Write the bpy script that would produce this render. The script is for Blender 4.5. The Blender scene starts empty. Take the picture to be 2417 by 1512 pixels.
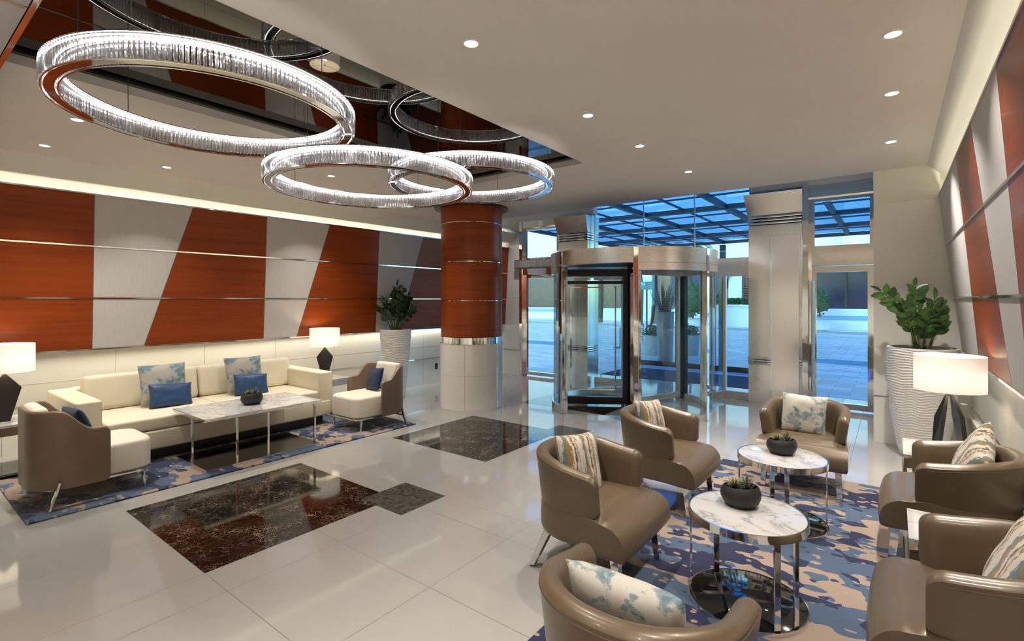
import bpy, bmesh, math, random
from math import sin, cos, pi, radians as R
from mathutils import Vector, Matrix, noise
S = bpy.context.scene
COL = S.collection
rnd = random.Random(7)

# ------------------------------------------------------------------ materials
def newmat(name):
    m = bpy.data.materials.new(name); m.use_nodes = True
    nt = m.node_tree; nt.nodes.clear()
    o = nt.nodes.new('ShaderNodeOutputMaterial')
    return m, nt, o
def N(nt, typ, **kw):
    n = nt.nodes.new(typ)
    for k, v in kw.items():
        if k.startswith('i_'):
            key = k[2:]
            key = int(key) if key.isdigit() else key.replace('_', ' ')
            n.inputs[key].default_value = v
        else: setattr(n, k, v)
    return n
def L(nt, a, b): nt.links.new(a, b)
def c4(c): return (c[0], c[1], c[2], 1)
def principled(nt, o, col=(.8,.8,.8), rough=.5, metal=0, spec=.5, coat=0, sheen=0):
    p = N(nt, 'ShaderNodeBsdfPrincipled')
    p.inputs['Base Color'].default_value = c4(col); p.inputs['Roughness'].default_value = rough
    p.inputs['Metallic'].default_value = metal; p.inputs['Specular IOR Level'].default_value = spec
    p.inputs['Coat Weight'].default_value = coat; p.inputs['Coat Roughness'].default_value = .08
    p.inputs['Sheen Weight'].default_value = sheen
    L(nt, p.outputs[0], o.inputs[0]); return p
def coords(nt, scale=(1,1,1), rot=(0,0,0), loc=(0,0,0)):
    t = N(nt, 'ShaderNodeTexCoord'); m = N(nt, 'ShaderNodeMapping')
    m.inputs['Scale'].default_value = scale; m.inputs['Rotation'].default_value = rot; m.inputs['Location'].default_value = loc
    L(nt, t.outputs['Object'], m.inputs[0]); return m.outputs[0]
def ramp(nt, fac, stops, interp='LINEAR'):
    r = N(nt, 'ShaderNodeValToRGB'); r.color_ramp.interpolation = interp
    e = r.color_ramp.elements
    while len(e) < len(stops): e.new(.5)
    for i, (p, c) in enumerate(stops): e[i].position = p; e[i].color = c4(c) if len(c) == 3 else c
    L(nt, fac, r.inputs[0]); return r.outputs[0]
def mixc(nt, fac, a, b):
    m = N(nt, 'ShaderNodeMix', data_type='RGBA')
    for sock, v in ((m.inputs[0], fac), (m.inputs[6], a), (m.inputs[7], b)):
        if hasattr(v, 'links'): L(nt, v, sock)
        else: sock.default_value = v if not isinstance(v, tuple) else c4(v)
    return m.outputs[2]
def math_(nt, op, a, b=0.0, c=0.0):
    m = N(nt, 'ShaderNodeMath', operation=op)
    for s, v in zip(m.inputs, (a, b, c)):
        if hasattr(v, 'links'): L(nt, v, s)
        else: s.default_value = v
    return m.outputs[0]
def bump(nt, p, h, strength=.2, dist=.01):
    b = N(nt, 'ShaderNodeBump'); b.inputs['Strength'].default_value = strength; b.inputs['Distance'].default_value = dist
    L(nt, h, b.inputs['Height']); L(nt, b.outputs[0], p.inputs['Normal'])
def noise_(nt, vec, scale=5, detail=3, rough=.5, dist=0):
    n = N(nt, 'ShaderNodeTexNoise'); n.inputs['Scale'].default_value = scale; n.inputs['Detail'].default_value = detail
    n.inputs['Roughness'].default_value = rough; n.inputs['Distortion'].default_value = dist
    L(nt, vec, n.inputs['Vector']); return n
MATS = {}
def simple(name, col, rough=.5, metal=0, spec=.5, coat=0, sheen=0, var=.0, vscale=8, bmp=0, bscale=200):
    m, nt, o = newmat(name); p = principled(nt, o, col, rough, metal, spec, coat, sheen)
    if var or bmp: v = coords(nt)
    if var:
        n = noise_(nt, v, vscale, 4)
        d = tuple(max(0, c*(1-var)) for c in col); l = tuple(min(1, c*(1+var)) for c in col)
        L(nt, ramp(nt, n.outputs[0], [(.3, d), (.7, l)]), p.inputs['Base Color'])
    if bmp: bump(nt, p, noise_(nt, v, bscale, 2).outputs[0], bmp, .002)
    MATS[name] = m; return m
def emit(name, col, st):
    m, nt, o = newmat(name); e = N(nt, 'ShaderNodeEmission'); e.inputs[0].default_value = c4(col); e.inputs[1].default_value = st
    L(nt, e.outputs[0], o.inputs[0]); MATS[name] = m; return m

CEIL = simple('ceiling_paint', (.78,.73,.66), .7, var=.02, vscale=2)
COVE = simple('cove_paint', (.80,.78,.68), .6, var=.02, vscale=2)
PLASTER = simple('plaster', (.80,.80,.81), .7, var=.02)
CHROME = simple('chrome', (.82,.81,.79), .06, 1, var=.03, vscale=3)
STEEL = simple('brushed_steel', (.80,.77,.72), .28, .8, var=.05, vscale=30)
BLACKM = simple('black_metal', (.012,.012,.013), .3, 0, .5, var=.2)
DARKGLASS = simple('black_glass', (.004,.004,.005), .03, 0, .6, coat=.5, var=.2)
LEATHER = simple('bronze_leather', (.138,.097,.057), .33, .12, .5, coat=.08, var=.07, vscale=5, bmp=.10, bscale=420)
TAUPE = simple('taupe_leather', (.21,.145,.092), .38, .08, .5, var=.07, vscale=5, bmp=.1, bscale=420)
CREAM = simple('cream_leather', (.74,.67,.51), .42, 0, .45, var=.04, vscale=4, bmp=.08, bscale=350)
CREAM2 = simple('ivory_leather', (.78,.72,.60), .45, 0, .4, var=.04, vscale=4, bmp=.08, bscale=350)
BLUEC = simple('blue_satin', (.016,.052,.135), .42, 0, .4, sheen=.05, var=.15, vscale=30, bmp=.2, bscale=600)
BLUED = simple('navy_satin', (.012,.03,.075), .45, 0, .4, sheen=.05, var=.15, vscale=30, bmp=.2, bscale=600)
POT = simple('charcoal_ceramic', (.022,.020,.019), .5, 0, .4, var=.15, vscale=20)
SOIL = simple('dark_soil', (.02,.014,.01), .9, var=.5, vscale=60, bmp=.6, bscale=80)
PEBBLE = simple('black_pebble', (.02,.02,.022), .3, var=.6, vscale=90)
LAMPB = simple('lamp_black', (.012,.011,.011), .32, 0, .5, coat=.2, var=.2)
WHITEC = simple('white_ceramic', (.74,.73,.70), .42, 0, .5, var=.03, vscale=12)
STONEP = simple('grey_stone_planter', (.34,.35,.36), .75, var=.12, vscale=20, bmp=.3, bscale=60)
WHITEP = simple('white_render', (.84,.85,.86), .8, var=.04, vscale=2)
NAVYW = simple('navy_awning', (.012,.03,.12), .5, var=.15)
REDW = simple('red_louver_paint', (.16,.035,.025), .5, var=.2)
BROWNM = simple('dark_bronze_frame', (.05,.03,.022), .3, .6, var=.2)
BEAM = simple('beam_steel', (.012,.016,.025), .5, .3, var=.2)
MATB = simple('entrance_mat_blue', (.022,.038,.085), .95, var=.3, vscale=80, bmp=.5, bscale=300)
TEAL = simple('sign_teal', (.01,.22,.24), .5, var=.05)
SIGNW = simple('sign_white', (.8,.8,.8), .5, var=.02)
TRUNK = simple('palm_bark', (.12,.085,.055), .9, var=.4, vscale=20)
GRILLE = simple('grille_metal', (.22,.21,.19), .4, .7, var=.1)
DARKIN = simple('dark_shop_glass', (.008,.016,.05), .15, var=.4, vscale=3)
CABLE = simple('cable_steel', (.12,.12,.12), .4, .8, var=.1)
DARKMIR = simple('tinted_mirror', (.055,.051,.046), .015, 1, var=.01)
CHANNEL = simple('polished_channel', (.42,.40,.38), .05, 1, var=.02)
LED = emit('led_strip', (1,.97,.92), 12)
LAMPL = emit('downlight_lens', (1,.95,.86), 7)

def leafmat(name, a, b, rough=.4, band=0):
    m, nt, o = newmat(name); p = principled(nt, o, a, rough)
    v = coords(nt)
    f = noise_(nt, v, 14, 3).outputs[0]
    c = ramp(nt, f, [(.35, a), (.68, b)])
    if band:
        w = N(nt, 'ShaderNodeTexWave', bands_direction='Z'); w.inputs['Scale'].default_value = band; w.inputs['Distortion'].default_value = 4
        L(nt, v, w.inputs[0]); c = mixc(nt, math_(nt, 'GREATER_THAN', w.outputs[1], .72), c, (.35,.38,.30))
    L(nt, c, p.inputs['Base Color']); MATS[name] = m; return m
ZZ = leafmat('zz_leaf', (.022,.07,.014), (.075,.165,.035), .28)
ZZD = leafmat('zz_leaf_dark', (.012,.035,.014), (.035,.08,.03), .3)
STEM = leafmat('green_stem', (.05,.08,.02), (.10,.12,.04), .45)
SUCC = leafmat('succulent_leaf', (.12,.14,.04), (.26,.25,.09), .5)
HAW = leafmat('haworthia_leaf', (.025,.045,.02), (.06,.07,.03), .45, 45)
SNAKE = leafmat('snake_plant_leaf', (.05,.085,.05), (.16,.19,.10), .4, 5)
BUSH = leafmat('bush_leaf', (.015,.07,.02), (.05,.16,.05), .6)
PALM = leafmat('palm_leaf', (.02,.08,.05), (.06,.16,.10), .6)

def wood(name, vec_scale, a=(.26,.045,.005), b=(.19,.031,.004)):
    m, nt, o = newmat(name); p = principled(nt, o, a, .34, 0, .28, coat=.04)
    v = coords(nt, vec_scale)
    n1 = noise_(nt, v, 3.0, 6, .6, .6); n2 = noise_(nt, v, 16, 3, .5)
    f = math_(nt, 'ADD', math_(nt, 'MULTIPLY', n1.outputs[0], .75), math_(nt, 'MULTIPLY', n2.outputs[0], .25))
    L(nt, ramp(nt, f, [(.34, b), (.52, a), (.70, (.295,.054,.006))]), p.inputs['Base Color'])
    MATS[name] = m; return m
WOOD = wood('cherry_veneer', (1, .13, 4.5))
WOODC = wood('cherry_veneer_column', (.25, .25, 4.5))
def grey_panel():
    m, nt, o = newmat('silver_panel'); p = principled(nt, o, (.4,.37,.35), .6, 0, .3)
    v = coords(nt, (60, 60, 1.2)); n = noise_(nt, v, 2, 3)
    L(nt, ramp(nt, n.outputs[0], [(.3, (.52,.49,.47)), (.7, (.56,.53,.51))]), p.inputs['Base Color']); return m
GREYP = grey_panel()
def white_panel():
    m, nt, o = newmat('back_painted_glass'); p = principled(nt, o, (.75,.735,.67), .12, 0, .5, coat=.3)
    n = noise_(nt, coords(nt), 1.5, 2)
    L(nt, ramp(nt, n.outputs[0], [(.3, (.80,.785,.72)), (.7, (.83,.815,.75))]), p.inputs['Base Color']); return m
WPANEL = white_panel()

def floor_mat():
    m, nt, o = newmat('porcelain_floor'); p = principled(nt, o, (.6,.56,.5), .07, 0, .5)
    t = N(nt, 'ShaderNodeTexCoord'); s = N(nt, 'ShaderNodeSeparateXYZ'); L(nt, t.outputs['Object'], s.inputs[0])
    def lines(sock, off, period, marks):
        f = math_(nt, 'MULTIPLY', math_(nt, 'FRACT', math_(nt, 'DIVIDE', math_(nt, 'SUBTRACT', sock, off), period)), period)
        acc = None
        for k in marks:
            d = math_(nt, 'LESS_THAN', math_(nt, 'ABSOLUTE', math_(nt, 'SUBTRACT', f, k)), .0022)
            acc = d if acc is None else math_(nt, 'MAXIMUM', acc, d)
        return acc
    lx = lines(s.outputs[0], -4.77, 2.65, (.002, .73, 1.465, 1.77))
    ly = lines(s.outputs[1], 1.264, 2.613, (.002, .7235, 1.447, 1.735))
    g = math_(nt, 'MAXIMUM', lx, ly)
    n = noise_(nt, t.outputs['Object'], 1.3, 5, .6)
    base = ramp(nt, n.outputs[0], [(.3, (.365,.350,.325)), (.7, (.415,.40,.375))])
    L(nt, mixc(nt, g, base, (.20,.18,.155)), p.inputs['Base Color'])
    L(nt, math_(nt, 'ADD', math_(nt, 'MULTIPLY', g, .4), .06), p.inputs['Roughness'])
    return m
FLOOR = floor_mat()
def emperador():
    m, nt, o = newmat('dark_emperador_marble'); p = principled(nt, o, (.02,.012,.008), .06, 0, .3)
    v = coords(nt, (1, 1, 1))
    w = noise_(nt, v, 3, 4, .6)
    mv = N(nt, 'ShaderNodeVectorMath', operation='MULTIPLY_ADD'); L(nt, w.outputs['Color'], mv.inputs[0]); mv.inputs[1].default_value = (.16,.16,.16); L(nt, v, mv.inputs[2])
    def vein(sc, th):
        vo = N(nt, 'ShaderNodeTexVoronoi', feature='DISTANCE_TO_EDGE'); vo.inputs['Scale'].default_value = sc; L(nt, mv.outputs[0], vo.inputs['Vector'])
        return ramp(nt, vo.outputs[0], [(0, (1,1,1)), (th, (0,0,0))])
    mask = noise_(nt, v, 4, 3).outputs[0]
    big = vein(12, .02); sm = vein(31, .06)
    f = math_(nt, 'MAXIMUM', big, math_(nt, 'MULTIPLY', sm, math_(nt, 'GREATER_THAN', mask, .47)))
    f = math_(nt, 'MULTIPLY', f, ramp(nt, noise_(nt, v, 5.5, 4, .65).outputs[0], [(.36, (.03,.03,.03)), (.52, (.3,.3,.3)), (.68, (1,1,1))]))
    f = math_(nt, 'ADD', f, math_(nt, 'MULTIPLY', ramp(nt, noise_(nt, mv.outputs[0], 16, 6, .75).outputs[0], [(.55, (0,0,0)), (.72, (1,1,1))]), .16))
    base = ramp(nt, noise_(nt, mv.outputs[0], 3, 5).outputs[0], [(.35, (.006,.004,.003)), (.58, (.018,.011,.007)), (.78, (.04,.015,.008))])
    L(nt, mixc(nt, f, base, (.47,.37,.26)), p.inputs['Base Color']); return m
EMP = emperador()
GRAN = simple('grey_brown_granite', (.085,.075,.062), .12, 0, .5, var=.55, vscale=22)
def calacatta():
    m, nt, o = newmat('white_marble'); p = principled(nt, o, (.8,.8,.78), .08, 0, .5)
    v = coords(nt, (1, 1.6, 1), (0,0,.6))
    n = noise_(nt, v, 2.6, 7, .62, .5)
    a = math_(nt, 'ABSOLUTE', math_(nt, 'SUBTRACT', n.outputs[0], .5))
    c = ramp(nt, a, [(0, (.29,.28,.275)), (.008, (.40,.39,.38)), (.03, (.53,.52,.505)), (.2, (.565,.557,.54))])
    n2 = noise_(nt, v, 5, 4)
    c = mixc(nt, ramp(nt, n2.outputs[0], [(.58, (0,0,0)), (.8, (.5,.5,.5))]), c, (.40,.39,.375))
    L(nt, c, p.inputs['Base Color']); return m
MARBLE = calacatta()
def rug_mat():
    m, nt, o = newmat('camouflage_rug'); p = principled(nt, o, (.4,.3,.25), .95, 0, .1, sheen=.25)
    t = N(nt, 'ShaderNodeTexCoord')
    mp = N(nt, 'ShaderNodeMapping'); mp.inputs['Scale'].default_value = (1, 1.0, 1); L(nt, t.outputs['Object'], mp.inputs[0])
    mp.inputs['Rotation'].default_value = (0,0,.5); mp.inputs['Scale'].default_value = (1.25, 2.0, 1)
    v = mp.outputs[0]
    w = noise_(nt, v, 5.5, 1)
    mv = N(nt, 'ShaderNodeVectorMath', operation='MULTIPLY_ADD'); L(nt, w.outputs['Color'], mv.inputs[0]); mv.inputs[1].default_value = (.13,.13,.13); L(nt, v, mv.inputs[2])
    def nz(sc, loc, det=1):
        m3 = N(nt, 'ShaderNodeMapping'); m3.inputs['Location'].default_value = loc; L(nt, mv.outputs[0], m3.inputs[0])
        return noise_(nt, m3.outputs[0], sc, det, .45).outputs[0]
    def gt(a, b): return math_(nt, 'GREATER_THAN', a, b)
    vo = N(nt, 'ShaderNodeTexVoronoi', feature='F1'); vo.inputs['Scale'].default_value = 9.5; vo.inputs['Randomness'].default_value = .85
    L(nt, mv.outputs[0], vo.inputs['Vector'])
    rndc = N(nt, 'ShaderNodeSeparateXYZ'); L(nt, vo.outputs['Color'], rndc.inputs[0])
    f = math_(nt, 'ADD', math_(nt, 'MULTIPLY', nz(1.5, (0,0,0), 0), .5), math_(nt, 'MULTIPLY', nz(4.6, (3,1,0)), .5))
    beige, steel, navy = (.40,.30,.235), (.075,.12,.205), (.014,.020,.075)
    c = mixc(nt, gt(f, .505), beige, steel)
    navm = gt(math_(nt, 'ADD', math_(nt, 'MULTIPLY', nz(3.6, (7.3,2.1,0)), .65), math_(nt, 'MULTIPLY', nz(1.2, (1.1,5.7,0), 0), .35)), .535)
    c = mixc(nt, navm, c, navy)
    spot = math_(nt, 'LESS_THAN', vo.outputs['Distance'], math_(nt, 'ADD', math_(nt, 'MULTIPLY', rndc.outputs[1], .16), .20))
    c = mixc(nt, math_(nt, 'MULTIPLY', spot, gt(rndc.outputs[0], .60)), c, beige)
    c = mixc(nt, math_(nt, 'MULTIPLY', spot, math_(nt, 'MULTIPLY', gt(.22, rndc.outputs[0]), gt(f, .46))), c, navy)
    fz = noise_(nt, t.outputs['Object'], 140, 3)
    c2 = N(nt, 'ShaderNodeMix', data_type='RGBA', blend_type='MULTIPLY'); c2.inputs[0].default_value = .35
    L(nt, c, c2.inputs[6]); L(nt, fz.outputs['Color'], c2.inputs[7])
    hs = N(nt, 'ShaderNodeBrightContrast'); hs.inputs['Bright'].default_value = .01; L(nt, c2.outputs[2], hs.inputs[0])
    L(nt, hs.outputs[0], p.inputs['Base Color'])
    bump(nt, p, math_(nt, 'ADD', math_(nt, 'MULTIPLY', fz.outputs[0], .25), math_(nt, 'MULTIPLY', gt(f, .49), .75)), .35, .006)
    return m
RUG = rug_mat()
def pillow_floral(nm, base, th):
    m, nt, o = newmat(nm); p = principled(nt, o, (.7,.65,.55), .6, 0, .3, sheen=.2)
    v = coords(nt, (1, 1, 1.25)); n = noise_(nt, v, 5.5, 7, .62, .3); n2 = noise_(nt, v, 26, 4, .6)
    f = math_(nt, 'ADD', n.outputs[0], math_(nt, 'MULTIPLY', math_(nt, 'SUBTRACT', n2.outputs[0], .5), .16))
    c = ramp(nt, f, [(.0, tuple(x*.95 for x in base)), (th-.015, base), (th+.01, (.26,.32,.33)), (th+.08, (.095,.175,.215)), (.8, (.06,.125,.165))])
    c = mixc(nt, ramp(nt, noise_(nt, v, 3.3, 3).outputs[0], [(.5, (0,0,0)), (.75, (.6,.6,.6))]), c, tuple(x*.78 for x in base))
    L(nt, c, p.inputs['Base Color']); bump(nt, p, n2.outputs[0], .12, .004); return m
FLORAL = pillow_floral('pale_brushed_fabric', (.56,.535,.47), .53)
FLORALS = pillow_floral('grey_brushed_fabric', (.37,.345,.30), .505)
def pillow_stripe():
    m, nt, o = newmat('ikat_stripe_fabric'); p = principled(nt, o, (.7,.65,.55), .75, 0, .2, sheen=.2)
    v = coords(nt, (1, 1, .35)); n = noise_(nt, v, 22, 6, .75)
    mv = N(nt, 'ShaderNodeVectorMath', operation='MULTIPLY_ADD'); L(nt, n.outputs['Color'], mv.inputs[0]); mv.inputs[1].default_value = (.13,.13,.0); L(nt, coords(nt), mv.inputs[2])
    s = N(nt, 'ShaderNodeSeparateXYZ'); L(nt, mv.outputs[0], s.inputs[0])
    f = math_(nt, 'FRACT', math_(nt, 'MULTIPLY', s.outputs[0], 6.3))
    c = ramp(nt, f, [(0, (.62,.56,.47)), (.28, (.13,.20,.20)), (.42, (.31,.18,.065)), (.58, (.62,.56,.47)), (.74, (.13,.095,.06)), (.84, (.60,.55,.46)), (.93, (.29,.17,.07))], 'CONSTANT')
    L(nt, c, p.inputs['Base Color']); bump(nt, p, noise_(nt, coords(nt), 200, 2).outputs[0], .25, .003); return m
STRIPE = pillow_stripe()
def glass(name, tint=(.93,.97,.97), refl=1.0):
    m, nt, o = newmat(name)
    t = N(nt, 'ShaderNodeBsdfTransparent'); t.inputs[0].default_value = c4(tint)
    g = N(nt, 'ShaderNodeBsdfGlossy'); g.inputs['Roughness'].default_value = .01
    fr = N(nt, 'ShaderNodeLayerWeight'); fr.inputs[0].default_value = .5
    f5 = math_(nt, 'ADD', math_(nt, 'MULTIPLY', math_(nt, 'POWER', fr.outputs[1], 5), .9), .035)
    mx = N(nt, 'ShaderNodeMixShader'); L(nt, math_(nt, 'MULTIPLY', f5, refl), mx.inputs[0]); L(nt, t.outputs[0], mx.inputs[1]); L(nt, g.outputs[0], mx.inputs[2])
    L(nt, mx.outputs[0], o.inputs[0]); return m
GLASS = glass('clear_glass'); ROOFG = glass('canopy_glass', (.45,.68,.95), .6)
def crystal():
    m, nt, o = newmat('cut_crystal')
    t = N(nt, 'ShaderNodeBsdfTransparent'); t.inputs[0].default_value = (.95,.95,.97,1)
    g = N(nt, 'ShaderNodeBsdfGlossy'); g.inputs['Roughness'].default_value = .08
    tr = N(nt, 'ShaderNodeBsdfTranslucent'); tr.inputs[0].default_value = (.95,.95,.97,1)
    ge = N(nt, 'ShaderNodeNewGeometry'); mpp = N(nt, 'ShaderNodeMapping'); mpp.inputs['Scale'].default_value = (75,75,6); L(nt, ge.outputs['Position'], mpp.inputs[0]); n = noise_(nt, mpp.outputs[0], 1, 1)
    nr = ramp(nt, n.outputs[0], [(.42, (0,0,0)), (.62, (1,1,1))])
    m1 = N(nt, 'ShaderNodeMixShader'); m2 = N(nt, 'ShaderNodeMixShader')
    lw = N(nt, 'ShaderNodeLayerWeight'); lw.inputs[0].default_value = .45; L(nt, math_(nt, 'ADD', math_(nt, 'MULTIPLY', lw.outputs[1], .6), math_(nt, 'MULTIPLY', nr, .4)), m1.inputs[0]); L(nt, t.outputs[0], m1.inputs[1]); L(nt, g.outputs[0], m1.inputs[2])
    m2.inputs[0].default_value = .05; L(nt, m1.outputs[0], m2.inputs[1]); L(nt, tr.outputs[0], m2.inputs[2])
    L(nt, m2.outputs[0], o.inputs[0]); return m
CRYSTAL = crystal()
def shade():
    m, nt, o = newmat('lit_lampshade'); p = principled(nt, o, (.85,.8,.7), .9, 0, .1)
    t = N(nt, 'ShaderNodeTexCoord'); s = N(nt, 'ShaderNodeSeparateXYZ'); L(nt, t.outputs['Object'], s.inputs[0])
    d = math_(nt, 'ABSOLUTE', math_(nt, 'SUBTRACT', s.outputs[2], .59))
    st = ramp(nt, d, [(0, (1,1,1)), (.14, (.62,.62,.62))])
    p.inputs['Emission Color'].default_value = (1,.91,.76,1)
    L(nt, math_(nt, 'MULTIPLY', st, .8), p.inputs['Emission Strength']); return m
SHADE = shade()
def paving():
    m, nt, o = newmat('outdoor_paving'); p = principled(nt, o, (.5,.5,.5), .35, 0, .4)
    b = N(nt, 'ShaderNodeTexBrick'); b.inputs['Scale'].default_value = 1; b.inputs['Brick Width'].default_value = .6; b.inputs['Row Height'].default_value = .3
    b.inputs['Color1'].default_value = (.82,.83,.84,1); b.inputs['Color2'].default_value = (.50,.52,.54,1); b.inputs['Mortar'].default_value = (.25,.27,.29,1); b.inputs['Mortar Size'].default_value = .008
    L(nt, coords(nt), b.inputs['Vector']); L(nt, b.outputs[0], p.inputs['Base Color']); return m
PAVE = paving()

# ------------------------------------------------------------------ mesh helpers
def BM(): return bmesh.new()
def obj(name, bm, mat=None, parent=None, smooth=True, ang=35, recalc=True):
    if recalc: bmesh.ops.recalc_face_normals(bm, faces=bm.faces)
    me = bpy.data.meshes.new(name); bm.to_mesh(me); bm.free()
    if mat: me.materials.append(mat)
    if smooth:
        me.shade_smooth(); me.set_sharp_from_angle(angle=R(ang))
    o = bpy.data.objects.new(name, me); COL.objects.link(o)
    if parent: o.parent = parent
    return o
def thing(name, label, cat, loc=(0,0,0), rz=0, group=None):
    o = bpy.data.objects.new(name, None); COL.objects.link(o); o.empty_display_size = .1
    o.location = loc; o.rotation_euler = (0,0,rz); return tag(o, label, cat, group)
def tag(o, label, cat, group=None):
    o['label'] = label; o['category'] = cat
    if group: o['group'] = group
    return o
def struct(name, bm, mat, parent=None, **kw):
    o = obj(name, bm, mat, parent, **kw)
    if not parent: o['kind'] = 'structure'
    return o
def sroot(name):
    o = bpy.data.objects.new(name, None); COL.objects.link(o); o['kind'] = 'structure'; return o
def dup(root, loc, rz, label, group=None):
    r = root.copy(); COL.objects.link(r); r.location = loc; r.rotation_euler = (0,0,rz); r['label'] = label
    if group: r['group'] = group
    for ch in list(root.children):
        c = ch.copy(); COL.objects.link(c); c.parent = r
        for g in ch.children:
            d = g.copy(); COL.objects.link(d); d.parent = c
    return r
def box(bm, x0, x1, y0, y1, z0, z1, M=None):
    v = [bm.verts.new((x, y, z)) for z in (z0, z1) for y in (y0, y1) for x in (x0, x1)]
    if M:
        for q in v: q.co = M @ q.co
    for f in ((0,2,3,1),(4,5,7,6),(0,1,5,4),(2,6,7,3),(0,4,6,2),(1,3,7,5)): bm.faces.new([v[i] for i in f])
def rbox(bm, x0, x1, y0, y1, z0, z1, r=.03, seg=3, M=None, puff=0):
    b = BM(); box(b, x0, x1, y0, y1, z0, z1)
    bmesh.ops.bevel(b, geom=b.edges[:], offset=r, segments=seg, affect='EDGES', profile=.6)
    if M: b.transform(M)
    merge(bm, b)
def merge(bm, b):
    mp = {}
    for v in b.verts: mp[v] = bm.verts.new(v.co)
    for f in b.faces:
        try: bm.faces.new([mp[v] for v in f.verts])
        except ValueError: pass
    b.free()
def loft(bm, rings, cap0=True, cap1=True, closed=True):
    rs = [[bm.verts.new(p) for p in r] for r in rings]; n = len(rs[0])
    for a, b in zip(rs, rs[1:]):
        for i in range(n if closed else n-1):
            j = (i+1) % n; bm.faces.new((a[i], a[j], b[j], b[i]))
    if cap0: bm.faces.new(rs[0][::-1])
    if cap1: bm.faces.new(rs[-1])
    return rs
def tube(bm, pts, r, seg=8, taper=None):
    pts = [Vector(p) for p in pts]; rings = []; ref = Vector((0,0,1))
    for i, p in enumerate(pts):
        t = (pts[min(i+1, len(pts)-1)] - pts[max(i-1, 0)]).normalized()
        u = t.cross(ref)
        if u.length < 1e-3: u = t.cross(Vector((1,0,0)))
        u.normalize(); w = u.cross(t)
        rr = r if taper is None else r + (taper-r)*i/(len(pts)-1)
        rings.append([p + rr*(cos(2*pi*k/seg)*u + sin(2*pi*k/seg)*w) for k in range(seg)])
    loft(bm, rings)
def lathe(bm, prof, seg=48, c=(0,0), cap0=False, cap1=False, fn=None):
    rings = []
    for r, z in prof:
        rg = []
        for k in range(seg):
            a = 2*pi*k/seg; q = r if fn is None else r + fn(a, z)
            rg.append((c[0]+q*cos(a), c[1]+q*sin(a), z))
        rings.append(rg)
    loft(bm, rings, cap0, cap1)
def bar(bm, a, b, w, d=None, up=(0,0,1)):
    a, b = Vector(a), Vector(b); d = d or w; t = (b-a).normalized(); u = t.cross(Vector(up))
    if u.length < 1e-3: u = t.cross(Vector((1,0,0)))
    u.normalize(); q = u.cross(t)
    f = lambda p: [p + sx*u*w/2 + sy*q*d/2 for sx, sy in ((-1,-1),(1,-1),(1,1),(-1,1))]
    loft(bm, [f(a), f(b)])
def taperleg(bm, a, b, w0, w1):
    a, b = Vector(a), Vector(b)
    f = lambda p, w: [p + Vector((sx*w/2, sy*w/2, 0)) for sx, sy in ((-1,-1),(1,-1),(1,1),(-1,1))]
    loft(bm, [f(a, w0), f(b, w1)])
def sweep(bm, path, section):
    """path: list of (pos2d, normal2d); section(i)-> list of (offset along normal, z)"""
    rings = []
    for i, (p, n) in enumerate(path):
        rings.append([(p[0]+n[0]*o, p[1]+n[1]*o, z) for o, z in section(i)])
    loft(bm, rings)

# ------------------------------------------------------------------ room shell
b = BM(); box(b, -7.7, 1.2, -5, 9.1, -.1, 0); floor = struct('floor', b, FLOOR, smooth=False)
for i, (x0, x1, y0, y1) in enumerate(((-4.77,-3.305,1.264,2.711), (-4.77,-3.305,3.877,5.324), (-4.77,-3.305,6.49,7.937))):
    b = BM(); box(b, x0, x1, y0, y1, -.01, .0012)
    struct('floor_inlay', b, EMP, smooth=False)
for y0 in (2.52, 5.13):
    b = BM(); box(b, -3.505, -3.0, y0, y0+.475, -.01, .0022); struct('floor_inlay_small', b, GRAN, smooth=False)

xe = lambda y: -6.81 + .042*y          # ceiling edge on the left
ZC = 3.1
OX0, OX1, OY0, OY1 = -4.28, -2.605, -1.6, 4.655
b = BM()
def cpoly(pts, z0=ZC, z1=ZC+.06): loft(b, [[(x, y, z0) for x, y in pts], [(x, y, z1) for x, y in pts]])
cpoly([(xe(-5),-5), (OX0,-5), (OX0,6.97), (xe(6.97),6.97)])
cpoly([(OX1,-5), (.287,-5), (.287,6.97), (OX1,6.97)])
cpoly([(OX0,-5), (OX1,-5), (OX1,OY0), (OX0,OY0)])
cpoly([(OX0,OY1), (OX1,OY1), (OX1,6.97), (OX0,6.97)])
struct('ceiling', b, CEIL, smooth=False)
b = BM(); box(b, OX0-.5, OX1+.5, OY0-.5, OY1+.5, 3.19, 3.2); struct('ceiling_mirror', b, DARKMIR, smooth=False)
b = BM()
for q in ((OX0-.10,OX0-.04,OY0-.16,OY1+.16),(OX1+.04,OX1+.10,OY0-.16,OY1+.16),(OX0-.16,OX1+.16,OY0-.10,OY0-.04),(OX0-.16,OX1+.16,OY1+.04,OY1+.10)): box(b, *q, 3.1601, 3.1899)
struct('trim_5', b, simple('olive_recess_trim', (.42,.42,.33), .35, 0, var=.05), smooth=False)
b = BM(); box(b, -7.9, 1.2, -5, 9.3, 3.72, 3.8); struct('ceiling_upper', b, PLASTER, smooth=False)
b = BM(); box(b, -7.5, .3, 6.93, 6.97, 3.1605, 3.72); struct('trim_1', b, PLASTER, smooth=False)
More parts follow.
